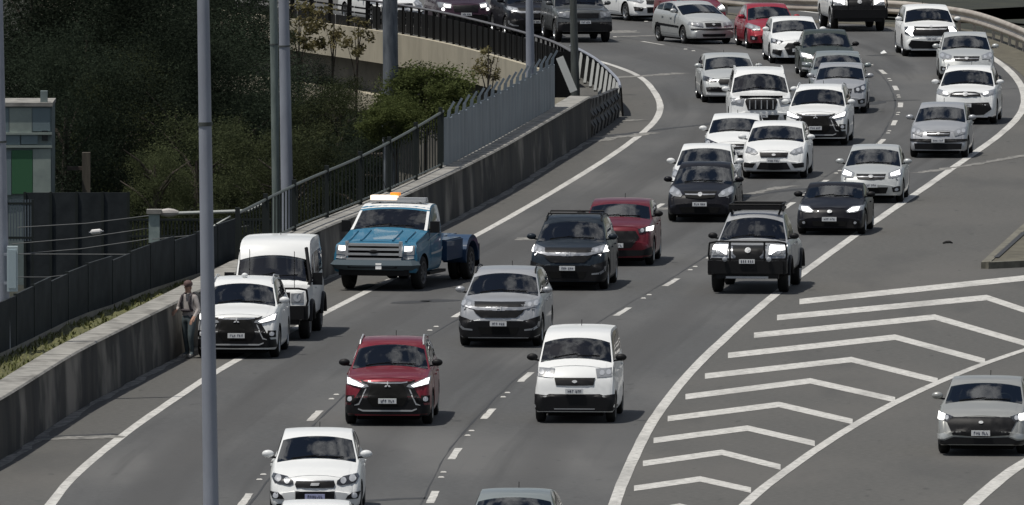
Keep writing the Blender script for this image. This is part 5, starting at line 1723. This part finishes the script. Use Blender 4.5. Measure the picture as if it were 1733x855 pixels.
vehicle('ute', 'silver dual cab ute with bull bar, roof rack and lit headlamps by right edge line', 'ute', 'ute', (5.25, 1.85, 1.84), SILVER, UTEF, (1271, 494, 5.0), axles=(.95, 4.10), r=.40, tw=.26, zb=.45, nose=.84, mirror=BLACK, clad=.10, extra=navara_extra)
vehicle('roadster', 'low black convertible with a soft top and lit headlamps beside the silver ute', 'car', 'roadster', (4.05, 1.76, 1.26), BLACKP,
        [('lamp', LAMPG, [(.46, .62), (.62, .72), (.93, .74), (.93, .64), (.70, .57), (.50, .57)], [], [(.50, .62), (.64, .69), (.84, .70), (.80, .62), (.56, .585)]),
         ('sym', 'lower_grille', MATTE, [(0, .36), (.5, .36), (.46, .24), (0, .24)]), ('pair', 'fog_recess', MATTE, [(.66, .38), (.86, .38), (.86, .28), (.68, .27)]), ('fog', .74, .33, .035),
         ('plate', .42, 'w'), ('emblem', 'oval', .60, .05)], (1408, 396, 4.6), axles=(.82, 3.25), r=.31, tw=.22, nose=.78, mirror=BLACK, zb=.17)
vehicle('sedan', 'pale silver sedan with bright left lamp behind the black convertible', 'car', 'sedan', (4.30, 1.70, 1.46), PALEG, sedan_face(True, .04), (1476, 342, 3.1), axles=(.80, 3.35), r=.30)
vehicle('sedan', 'black sedan with clear headlamps in front of two white cars', 'car', 'sedan', (4.54, 1.76, 1.47), BLACKP,
        [('lamp', LAMPG, [(.52, .70), (.62, .80), (.95, .92), (.98, .78), (.80, .67), (.56, .65)], [(.66, .74, .05, LENS), (.85, .80, .06, LENS)]),
         ('sym', 'grille', MATTE, [(0, .78), (.48, .78), (.42, .64), (0, .61)]), ('sym', 'grille_bar', CHROME, [(0, .725), (.44, .73), (.44, .705), (0, .70)]),
         ('sym', 'lower_grille', MATTE, [(0, .40), (.60, .40), (.52, .26), (0, .25)]), ('plate', .48, 'w'), ('emblem', 'ring', .715, .045)], (1188, 374, 3.8), axles=(.90, 3.50), r=.31)
vehicle('sedan', 'white sedan half hidden behind the black sedan with clear headlamps', 'car', 'sedan', (4.54, 1.74, 1.47), WHITE, sedan_face(), (1191, 341, 3.0), axles=(.85, 3.45), r=.31)
vehicle('hatchback', 'white hatchback with angular black lower grille in front of the white suv', 'car', 'hatch', (4.34, 1.80, 1.50), WHITE,
        [('lamp', LAMPG, [(.47, .71), (.60, .80), (.84, .86), (.87, .72), (.60, .66)], [(.60, .735, .045, LENS), (.75, .77, .05, LENS)]),
         ('sym', 'grille', BLACK, [(0, .72), (.44, .72), (.40, .60), (0, .59)]),
         ('sym', 'lower_grille', BLACK, [(0, .46), (.40, .46), (.52, .27), (0, .25)]), ('pair', 'fog_recess', BLACK, [(.54, .44), (.90, .44), (.90, .33), (.64, .31)]),
         ('sym', 'lower_lip', BLACK, [(0, .22), (.84, .24), (.8, .18), (0, .17)]),
         ('plate', .51, 'w'), ('emblem', 'oval', .66, .04)], (1312, 301, 3.2), axles=(.85, 3.49), r=.32)
vehicle('hatchback', 'small white car showing left mirror, beside the white hatchback with black lower grille', 'car', 'hatch', (4.05, 1.70, 1.48), WHITE, sedan_face(dark=True), (1243, 286, 2.0), axles=(.80, 3.28), r=.30)
vehicle('suv', 'white suv with one bright lamp, second in its lane behind the white hatchback', 'suv', 'suv', (4.70, 1.81, 1.68), WHITE, suv_face_mask(True), (1383, 245, 3.3), axles=(.88, 3.55), r=.345, tw=.22, rails=SILVERP, clad=.06)
def prado_extra(o, s, bvh):
    mb = MB()
    for i in range(5): mb.box((-.34 + .17 * i, -s.L / 2 - .02, .90), (.028, .05, .26))
    mb.build('grille_bar', SILVERP, o)
    mb = MB(); mb.box((0, -s.L / 2 + .16, 1.12), (1.25, .05, .07)); mb.build('bonnet_guard', BLACK, o)
vehicle('four_wheel_drive', 'white four wheel drive with upright chrome bars in its black grille', 'four wheel drive', '4wd', (4.82, 1.885, 1.88), WHITE,
        [('sym', 'grille', BLACK, [(0, 1.06), (.46, 1.06), (.50, .98), (.42, .74), (0, .74)]), ('lamp', LAMPG, [(.52, 1.06), (.93, 1.07), (.93, .92), (.58, .88)], [(.68, .98, .055, LENS), (.84, 1.0, .05, LENS)]),
         ('sym', 'lower_grille', BLACK, [(0, .60), (.55, .60), (.50, .44), (0, .44)]), ('plate', .58, 'w'), ('pair', 'fog_recess', BLACK, [(.68, .60), (.90, .62), (.90, .48), (.72, .46)])],
        (1287, 227, -1.6), axles=(.90, 3.69), r=.38, tw=.24, zb=.36, nose=.86, bf=.92, tum=.24, rails=WHITE, extra=prado_extra)
vehicle('sedan', 'pale silver hatchback with white lower lip, left of the white four wheel drive', 'car', 'hatch', (4.45, 1.77, 1.46), PALEG,
        [('lamp', LAMPD, [(.50, .72), (.92, .82), (.95, .70), (.70, .65), (.52, .66)], [(.70, .725, .05, LENS)]),
         ('sym', 'grille', BLACK, [(0, .73), (.40, .73), (.46, .66), (.40, .58), (0, .58)]),
         ('sym', 'lower_grille', BLACK, [(0, .48), (.72, .50), (.88, .48), (.84, .36), (0, .34)]),
         ('sym', 'lower_lip', WHITE, [(0, .31), (.80, .32), (.86, .36), (.86, .27), (0, .24)]), ('emblem', 'oval', .66, .05)], (1235, 173, -3.8), axles=(.88, 3.55), r=.32)
vehicle('hatchback', 'silver hatchback with round mirrors right of the white suv', 'car', 'hatch', (4.00, 1.69, 1.46), SILVER, sedan_face(False, .02, True), (1421, 191, 1.6), axles=(.80, 3.26), r=.30)
vehicle('wagon', 'grey wagon with a bright sun glint on its windscreen, wedged behind the silver hatchback', 'car', 'hatch', (4.30, 1.76, 1.50), GREYP, sedan_face(), (1418, 172, -.6), axles=(.82, 3.40), r=.31)
vehicle('sedan', 'dark green sedan with stacked bright lamps right of the white hexagonal grille hatchback', 'car', 'sedan', (4.70, 1.80, 1.48), DKGREEN,
        [('sym', 'grille', BLACK, [(0, .74), (.42, .74), (.38, .56), (0, .54)]), ('lamp', LAMPG, [(.52, .72), (.94, .82), (.96, .66), (.56, .60)], [], [(.60, .72), (.90, .78), (.90, .69), (.62, .65)]),
         ('sym', 'lower_grille', MATTE, [(0, .42), (.52, .42), (.46, .26), (0, .25)]), ('pair', 'fog_recess', LAMPG, [(.62, .50), (.92, .52), (.92, .42), (.64, .40)]), ('pair', 'fog_trim', SILVERP, [(.62, .34), (.92, .36), (.92, .30), (.64, .28)]), ('plate', .46, 'w'), ('emblem', 'ring', .66, .05)],
        (1400, 131, -2.9), axles=(.88, 3.60), r=.32, mirror=BLACK)
vehicle('hatchback', 'white hatchback with a big black hexagonal grille beside the red sedan', 'car', 'hatch', (4.30, 1.78, 1.48), WHITE,
        [('lamp', LAMPD, [(.52, .74), (.92, .82), (.95, .70), (.68, .66)], [(.68, .72, .05, LENS), (.84, .75, .045, LENS)]),
         ('sym', 'grille', BLACK, [(0, .68), (.36, .68), (.50, .54), (.36, .30), (0, .30)]),
         ('pair', 'fog_recess', BLACK, [(.58, .46), (.90, .48), (.92, .36), (.64, .26)]), ('emblem', 'oval', .74, .05), ('plate', .46, 'w')], (1347, 107, -4.6), axles=(.86, 3.51), r=.32)
vehicle('sedan', 'bright red sedan behind the white hatchback with the black hexagonal grille', 'car', 'sedan', (4.55, 1.78, 1.47), REDB, sedan_face(), (1306, 82, -7.2), axles=(.88, 3.55), r=.32)
def moulding(o, s, bvh):
    for sg in (-1, 1):
        grid_patch('side_moulding', lambda i, j, sg=sg: s.side(1.2 + 2.3 * i, .42 + .09 * j, sg), 8, 1, BLACK, o, .012, .02)
vehicle('hatchback', 'old silver five door hatchback with black side strip, turned well side on', 'car', 'hatch', (4.15, 1.69, 1.40), PALEG,
        [('lamp', LAMPG, [(.42, .72), (.88, .76), (.94, .66), (.44, .60)], [(.62, .68, .05, LENS)]), ('sym', 'grille', BLACK, [(0, .72), (.34, .72), (.32, .60), (0, .60)]),
         ('sym', 'bumper_strip', BLACK, [(0, .52), (.9, .54), (.9, .50), (0, .47)]), ('sym', 'lower_grille', BLACK, [(0, .36), (.5, .36), (.46, .27), (0, .26)]), ('emblem', 'oval', .67, .04)],
        (1194, 74, -20), axles=(.85, 3.32), r=.30, extra=moulding)

# ------------------------------------------------------------------ far right lane
vehicle('ute', 'white dual cab ute with all black front and lit lamps, cut by the top edge', 'ute', 'ute', (5.30, 1.90, 1.84), WHITE,
        UTEF[:2] + [('sym', 'lower_bumper', BLACK, [(0, .86), (.97, .90), (.97, .42), (0, .40)]), ('plate', .70, 'w'), ('emblem', 'ring', 1.02, .06), ('fog', .66, .70, .05, LIT)], (1450, 52, -6.6), axles=(.95, 4.10), r=.40, tw=.26, zb=.45, nose=.84, mirror=BLACK, extra=lambda o, s, b: bullbar(o, s, b, .40, 1.22) and None)
vehicle('suv', 'white suv with arrow shaped running lamps beside the guardrail', 'suv', 'suv', (4.51, 1.865, 1.66), WHITE,
        [('sym', 'grille', BLACK, [(0, .98), (.62, .99), (.52, .86), (.62, .70), (0, .70)]),
         ('lamp', LAMPD, [(.58, .98), (.90, .98), (.92, .76), (.62, .70), (.72, .84)], [], [(.60, .97), (.78, .97), (.90, .84), (.70, .69), (.62, .70), (.74, .84)]),
         ('sym', 'grille_bar', SILVERP, [(0, .93), (.55, .935), (.52, .90), (0, .895)]),
         ('sym', 'lower_grille', BLACK, [(0, .52), (.72, .56), (.82, .40), (.70, .28), (0, .28)]), ('sym', 'skid_bar', SILVERP, [(0, .27), (.7, .28), (.66, .23), (0, .22)]), ('plate', .60, 'w'), ('emblem', 'oval', .98, .04)],
        (1573, 95, -4.6), axles=(.90, 3.58), r=.35, tw=.22, clad=.10)
vehicle('sedan', 'silver sedan seen between two white suvs in the right lane', 'car', 'sedan', (4.60, 1.80, 1.47), PALEG, sedan_face(False, .04), (1635, 135, -1.2), axles=(.88, 3.58), r=.32)
vehicle('suv', 'white suv with slim swept headlamps close behind the small silver hatchback', 'suv', 'suv', (4.57, 1.845, 1.67), WHITE,
        [('lamp', LAMPG, [(.46, .92), (.92, 1.03), (.95, .90), (.60, .84)], [(.66, .925, .045, LENS)], [(.56, .93), (.72, .965), (.72, .91), (.58, .88)]), ('sym', 'grille', BLACK, [(0, .97), (.30, .96), (.46, .92), (.50, .84), (.2, .83), (0, .82)]),
         ('sym', 'lower_grille', BLACK, [(0, .64), (.74, .66), (.84, .46), (.60, .30), (0, .28)]), ('sym', 'skid_bar', SILVERP, [(0, .27), (.62, .28), (.60, .23), (0, .22)]), ('sym', 'grille_bar', SILVERP, [(0, .925), (.28, .925), (.44, .895), (.28, .885), (0, .88)]), ('plate', .58, 'w'), ('emblem', 'ring', .90, .06)],
        (1636, 209, 2.9), axles=(.93, 3.59), r=.35, tw=.22, clad=.12, rails=SILVERP)
vehicle('hatchback', 'small silver hatchback with a dark lower bumper alone in the right lane', 'car', 'hatch', (3.81, 1.665, 1.49), SILVER,
        [('lamp', LAMPG, [(.50, .74), (.66, .82), (.93, .86), (.95, .70), (.56, .62)], [(.68, .73, .05, LENS), (.84, .76, .05, LENS)]), ('sym', 'grille', BLACK, [(0, .74), (.40, .73), (.38, .64), (0, .62)]), ('sym', 'grille_bar', CHROME, [(0, .70), (.38, .69), (.38, .67), (0, .675)]),
         ('sym', 'bumper_strip', BLACK, [(0, .50), (.95, .54), (.95, .47), (0, .43)]), ('sym', 'lower_grille', BLACK, [(0, .40), (.80, .42), (.78, .26), (0, .24)]), ('plate', .50, 'w'), ('emblem', 'oval', .69, .04)],
        (1590, 266, 3.2), axles=(.75, 3.20), r=.29)
vehicle('hatchback', 'grey hatchback with a wide dark grille leaving the frame at lower right', 'car', 'hatch', (4.46, 1.795, 1.44), paint('warm_grey_paint', (.33, .335, .32), .4),
        [('sym', 'grille', BLACK, [(0, .76), (.60, .75), (.78, .70), (.62, .42), (0, .38)]), ('lamp', LAMPD, [(.62, .76), (.93, .83), (.95, .73), (.74, .66)], [(.76, .735, .04, LENS), (.87, .755, .04, LENS)], [(.80, .79), (.96, .83), (.96, .70), (.82, .69)]),
         ('pair', 'bumper_wing', PALEG, [(.62, .40), (.80, .44), (.97, .42), (.96, .33), (.80, .34)]), ('sym', 'lower_bumper', BLACK, [(0, .36), (.60, .38), (.80, .31), (.94, .31), (.92, .22), (0, .20)]), ('plate', .46, 'w'), ('emblem', 'oval', .66, .035)],
        (1664, 767, 3.0), axles=(.92, 3.64), r=.33, tw=.22)

# ------------------------------------------------------------------ the queue on the bridge at the top
vehicle('suv', 'dark grey boxy suv behind the dark pole, at the head of the bridge queue', 'suv', '4wd', (4.60, 1.90, 1.78), paint('charcoal_paint', (.085, .09, .092), .3),
        [('sym', 'grille', BLACK, [(0, 1.0), (.50, 1.0), (.48, .84), (0, .82)]), ('lamp', LAMPG, [(.54, 1.04), (.93, 1.04), (.93, .88), (.56, .84)], [(.72, .94, .05, LENS)]), ('sym', 'lower_bumper', BLACK, [(0, .66), (.96, .70), (.96, .34), (0, .32)]), ('plate', .70, 'w')],
        (984, 71, -8.5), axles=(.88, 3.55), r=.38, tw=.24, zb=.36, nose=.86, bf=.92, tum=.24, clad=.10)
vehicle('suv', 'black suv with chrome edged windows behind the plain grey pole', 'suv', 'suv', (4.60, 1.82, 1.66), BLACKP, honda_face(False), (898, 62, -9.5), axles=(.88, 3.55), r=.345, tw=.22, rails=SILVERP)
vehicle('suv', 'dark maroon suv with bright twin lamps behind the bridge railing', 'suv', 'suv', (4.60, 1.82, 1.68), DKPURP,
        [('sym', 'grille', BLACK, [(0, .92), (.50, .92), (.44, .70), (0, .70)]), ('lamp', LAMPG, [(.52, .96), (.95, 1.02), (.95, .84), (.56, .80)], [], [(.56, .92), (.80, .95), (.80, .86), (.58, .84)]), ('fog', .84, .78, .05, LIT), ('sym', 'lower_bumper', BLACK, [(0, .56), (.95, .60), (.95, .30), (0, .28)]), ('plate', .62, 'w')], (783, 53, -8.0), axles=(.88, 3.55), r=.345, tw=.22)
vehicle('sedan', 'white sedan mostly hidden by the bridge railing left of the mottled mast', 'car', 'sedan', (4.60, 1.80, 1.47), WHITE, sedan_face(), (668, 40, -20), axles=(.88, 3.58), r=.32)
vehicle('sedan', 'white sedan with dark fog recesses cut by the top edge, right of dark grey suv', 'car', 'sedan', (4.40, 1.75, 1.45), WHITE,
        [('lamp', LAMPG, [(.45, .72), (.92, .86), (.95, .72), (.60, .64)], [(.66, .72, .05, LENS)]), ('sym', 'grille', BLACK, [(0, .74), (.36, .74), (.40, .62), (0, .60)]), ('sym', 'lower_grille', BLACK, [(0, .50), (.42, .50), (.40, .30), (0, .30)]), ('pair', 'fog_recess', BLACK, [(.56, .48), (.90, .52), (.88, .38), (.62, .36)])], (1096, 35, -22), axles=(.85, 3.42), r=.32)
vehicle('hatchback', 'red hatchback behind the old silver hatchback, cut by the top edge', 'car', 'hatch', (3.90, 1.70, 1.48), REDM, sedan_face(True, .02), (1184, 49, -17), axles=(.80, 3.25), r=.31)
vehicle('suv', 'black suv whose bumper just shows at the top edge behind the red sedan', 'suv', 'suv', (4.60, 1.82, 1.66), BLACKP, honda_face(False), (1226, 10, -22), axles=(.88, 3.55), r=.345, tw=.22)

# ------------------------------------------------------------------ roofs at the bottom edge
s_ = 845
vehicle('sedan', 'white car showing only its roof at the bottom edge before the small white hatchback', 'car', 'sedan', (4.55, 1.74, 1.45), WHITE, sedan_face(), (532, 998, 1.2), axles=(.88, 3.55), r=.32, bf=.88, tum=.44)
vehicle('hatchback', 'grey car of which only roof and upper windscreen show at the bottom edge', 'car', 'hatch', (4.40, 1.79, 1.48), GREYP, sedan_face(), (867, 980, 2.4), axles=(.88, 3.52), r=.32, bf=.88, tum=.42)

# ================================================================== SMALL THINGS
for k, (p, t) in enumerate(studs):
    x, y = proj(p)
    if not (-10 < x < 1743 and -5 < y < 862): continue
    mb = MB(); b = .05
    mb.add([(-b, -b, 0), (b, -b, 0), (b, b, 0), (-b, b, 0), (-b * .6, -b * .6, .018), (b * .6, -b * .6, .018), (b * .6, b * .6, .018), (-b * .6, b * .6, .018)], [(4, 5, 6, 7), (0, 1, 5, 4), (1, 2, 6, 5), (2, 3, 7, 6), (3, 0, 4, 7)])
    if 'stud' not in bpy.data.meshes: STM = mb.mesh('stud', [LINE])
    o = mesh_obj('road_stud', STM, loc=(p.x - .02, p.y, .010))
    o.rotation_euler = (0, 0, math.atan2(t.y, t.x)); o.scale = (1.6, 1.2, 1)
    tag(o, 'small pale raised road stud on a lane line between two dashes', 'road stud', 'road studs on the lane lines')
p = G(1496, 92)
o = thing('litter', 'white scrap of litter lying on the road near the arrow lamped suv', 'litter', p)
mb = MB(); mb.add([(-.10, -.12, .02), (.09, -.10, .05), (.11, .12, .03), (-.02, .16, .11), (-.12, .10, .05), (0, 0, .14)], [(0, 1, 5), (1, 2, 5), (2, 3, 5), (3, 4, 5), (4, 0, 5), (4, 3, 2, 1, 0)]); mb.build('scrap', WHITE, o)
p = G(1604, 413)
o = thing('rubber_strip', 'thin black strip of tyre rubber lying on the empty asphalt left of the traffic island', 'debris', p)
mb = MB(); mb.tube([(-.12, 0, .02), (-.04, .05, .045), (.05, .03, .05), (.12, .1, .02)], [.02, .035, .035, .015], 6); mb.build('strip', TYRE, o)

# ------------------------------------------------------------------ the person beside the wall
def person(px, py, turn):
    g = G(px, py)
    o = thing('person', 'person in brown cap, pale top and grey trousers standing by the concrete wall', 'person', (g.x, g.y, 0), turn)
    V = {}; E = []
    def v(n, co, r, par=None):
        V[n] = (Vector(co), r)
        if par: E.append((par, n))
    v('pelvis', (0, 0, .90), .145)
    v('waist', (0, .0, 1.06), .130, 'pelvis'); v('chest', (0, -.01, 1.25), .155, 'waist'); v('neckb', (0, 0, 1.39), .085, 'chest'); v('neck', (0, -.02, 1.45), .055, 'neckb')
    v('head', (0, -.035, 1.53), .082, 'neck'); v('crown', (0, -.03, 1.62), .080, 'head')
    for sg, nm in ((-1, 'l'), (1, 'r')):
        v(nm + 'hip', (sg * .095, 0, .84), .110, 'pelvis'); v(nm + 'knee', (sg * .11, -.03 - .05 * sg, .47), .070, nm + 'hip'); v(nm + 'ank', (sg * .12, .03 - .06 * sg, .10), .048, nm + 'knee')
        v(nm + 'toe', (sg * .135, -.13 - .06 * sg, .045), .042, nm + 'ank')
        v(nm + 'sho', (sg * .175, 0, 1.33), .075, 'chest')
        if sg < 0:
            v(nm + 'elb', (sg * .27, -.04, 1.08), .050, nm + 'sho'); v(nm + 'wri', (sg * .20, -.24, 1.02), .034, nm + 'elb')
        else:
            v(nm + 'elb', (sg * .27, .0, 1.07), .050, nm + 'sho'); v(nm + 'wri', (sg * .26, -.16, .90), .034, nm + 'elb')
        w0 = V[nm + 'wri'][0]; dr = (w0 - V[nm + 'elb'][0]).normalized()
        v(nm + 'palm', w0 + dr * .07, .034, nm + 'wri')
        side = dr.cross(Vector((0, 0, 1))).normalized()
        for k, (of, ln) in enumerate(((-.030, .075), (-.010, .085), (.010, .080), (.030, .060))):
            q = w0 + dr * .09 + side * of
            v(nm + 'f%d' % k, q + dr * ln * .5 - Vector((0, 0, .01)), .009, nm + 'palm')
            v(nm + 'g%d' % k, q + dr * ln * .9 - Vector((0, 0, .04)), .008, nm + 'f%d' % k)
        v(nm + 'th', w0 + dr * .05 + side * (-.05 * sg) - Vector((0, 0, .005)), .011, nm + 'wri'); v(nm + 'ti', w0 + dr * .10 + side * (-.06 * sg) - Vector((0, 0, .02)), .009, nm + 'th')
    names = list(V)
    me = bpy.data.meshes.new('body')
    me.from_pydata([V[n][0] for n in names], [(names.index(a), names.index(b)) for a, b in E], [])
    t = bpy.data.objects.new('tmp', me); COL.objects.link(t)
    sk = t.modifiers.new('s', 'SKIN')
    sk.use_smooth_shade = True
    sb = t.modifiers.new('u', 'SUBSURF'); sb.levels = 2
    for i, n in enumerate(names):
        r = V[n][1]
        fl = {'waist': (1.15, .85), 'chest': (1.15, .80), 'pelvis': (1.1, .9)}.get(n, (1, 1))
        me.skin_vertices[0].data[i].radius = (r * fl[0], r * fl[1])
        me.skin_vertices[0].data[i].use_root = n == 'pelvis'
    bpy.context.view_layer.update()
    out = bpy.data.meshes.new_from_object(t.evaluated_get(bpy.context.evaluated_depsgraph_get()))
    bpy.data.objects.remove(t)
    out.name = 'body'
    mats = [mat('pale_top', (.40, .37, .35), .85, noise=(.30, .27, .26), scale=8), mat('grey_trousers', (.085, .11, .12), .85, noise=(.06, .08, .09), scale=8), mat('skin', (.36, .21, .15), .6), mat('pale_shoe', (.38, .37, .35), .7)]
    out.materials.clear()
    for m in mats: out.materials.append(m)
    for p in out.polygons:
        c = p.center; p.use_smooth = True
        if c.z < .085: k = 3
        elif c.z < .93 and abs(c.x) < .22 and c.y > -.14: k = 1
        elif c.z > 1.42: k = 2
        elif (c.y < -.17 and c.z < 1.1) or (abs(c.x) > .22 and c.z < .93): k = 2
        else: k = 0
        p.material_index = k
    mesh_obj('body', out, o)
    CAPM = mat('brown_cap', (.10, .06, .055), .8)
    mb = MB(); mb.ball((0, -.03, 1.625), (.098, .108, .085), 0, 16, 10); mb.box((0, -.15, 1.605), (.13, .11, .015)); mb.build('cap', CAPM, o)
    mb = MB()
    for sg in (-1, 1): mb.ball((sg * .032, -.112, 1.555), (.013, .01, .009), 0, 8, 6)
    mb.build('eyes', INK, o)
    mb = MB(); mb.ball((0, -.122, 1.525), (.013, .022, .022), 0, 8, 6); mb.build('nose', mats[2], o)
    mb = MB(); mb.ball((0, -.108, 1.487), (.024, .010, .006), 0, 8, 6); mb.build('mouth', mat('lips', (.25, .10, .09), .6), o)
    mb = MB()
    for sg in (-1, 1): mb.ball((sg * .085, -.03, 1.54), (.012, .022, .032), 0, 8, 6)
    mb.build('ears', mats[2], o)
    VEST = mat('dark_vest', (.055, .045, .05), .85)
    mb = MB(); 
    for sg in (-1, 1): mb.tube([(sg * .10, .13, 1.36), (sg * .11, .02, 1.425), (sg * .115, -.10, 1.36), (sg * .12, -.145, 1.22), (sg * .13, -.10, 1.08)], .028, 8)
    mb.tube([(-.16, -.05, 1.05), (-.08, -.13, 1.05), (.08, -.13, 1.05), (.16, -.05, 1.05)], .03, 8)
    mb.build('harness', VEST, o)
    # the pack on the back is a thing of its own
    Mx = Matrix.Rotation(turn, 4, 'Z')
    pk = thing('backpack', 'dark backpack worn by the person standing by the wall', 'backpack', Vector((g.x, g.y, 0)) + (Mx @ Vector((0, .22, 1.0))), turn)
    mb = MB(); mb.ball((0, 0, .20), (.17, .11, .25), 0, 14, 10); mb.build('bag', mat('pack_fabric', (.022, .024, .026), .8), pk)
    mb = MB(); mb.ball((0, .08, .12), (.12, .06, .12), 0, 12, 8); mb.build('pocket', mat('pack_pocket', (.035, .036, .04), .8), pk)
person(320, 606, R(-38))
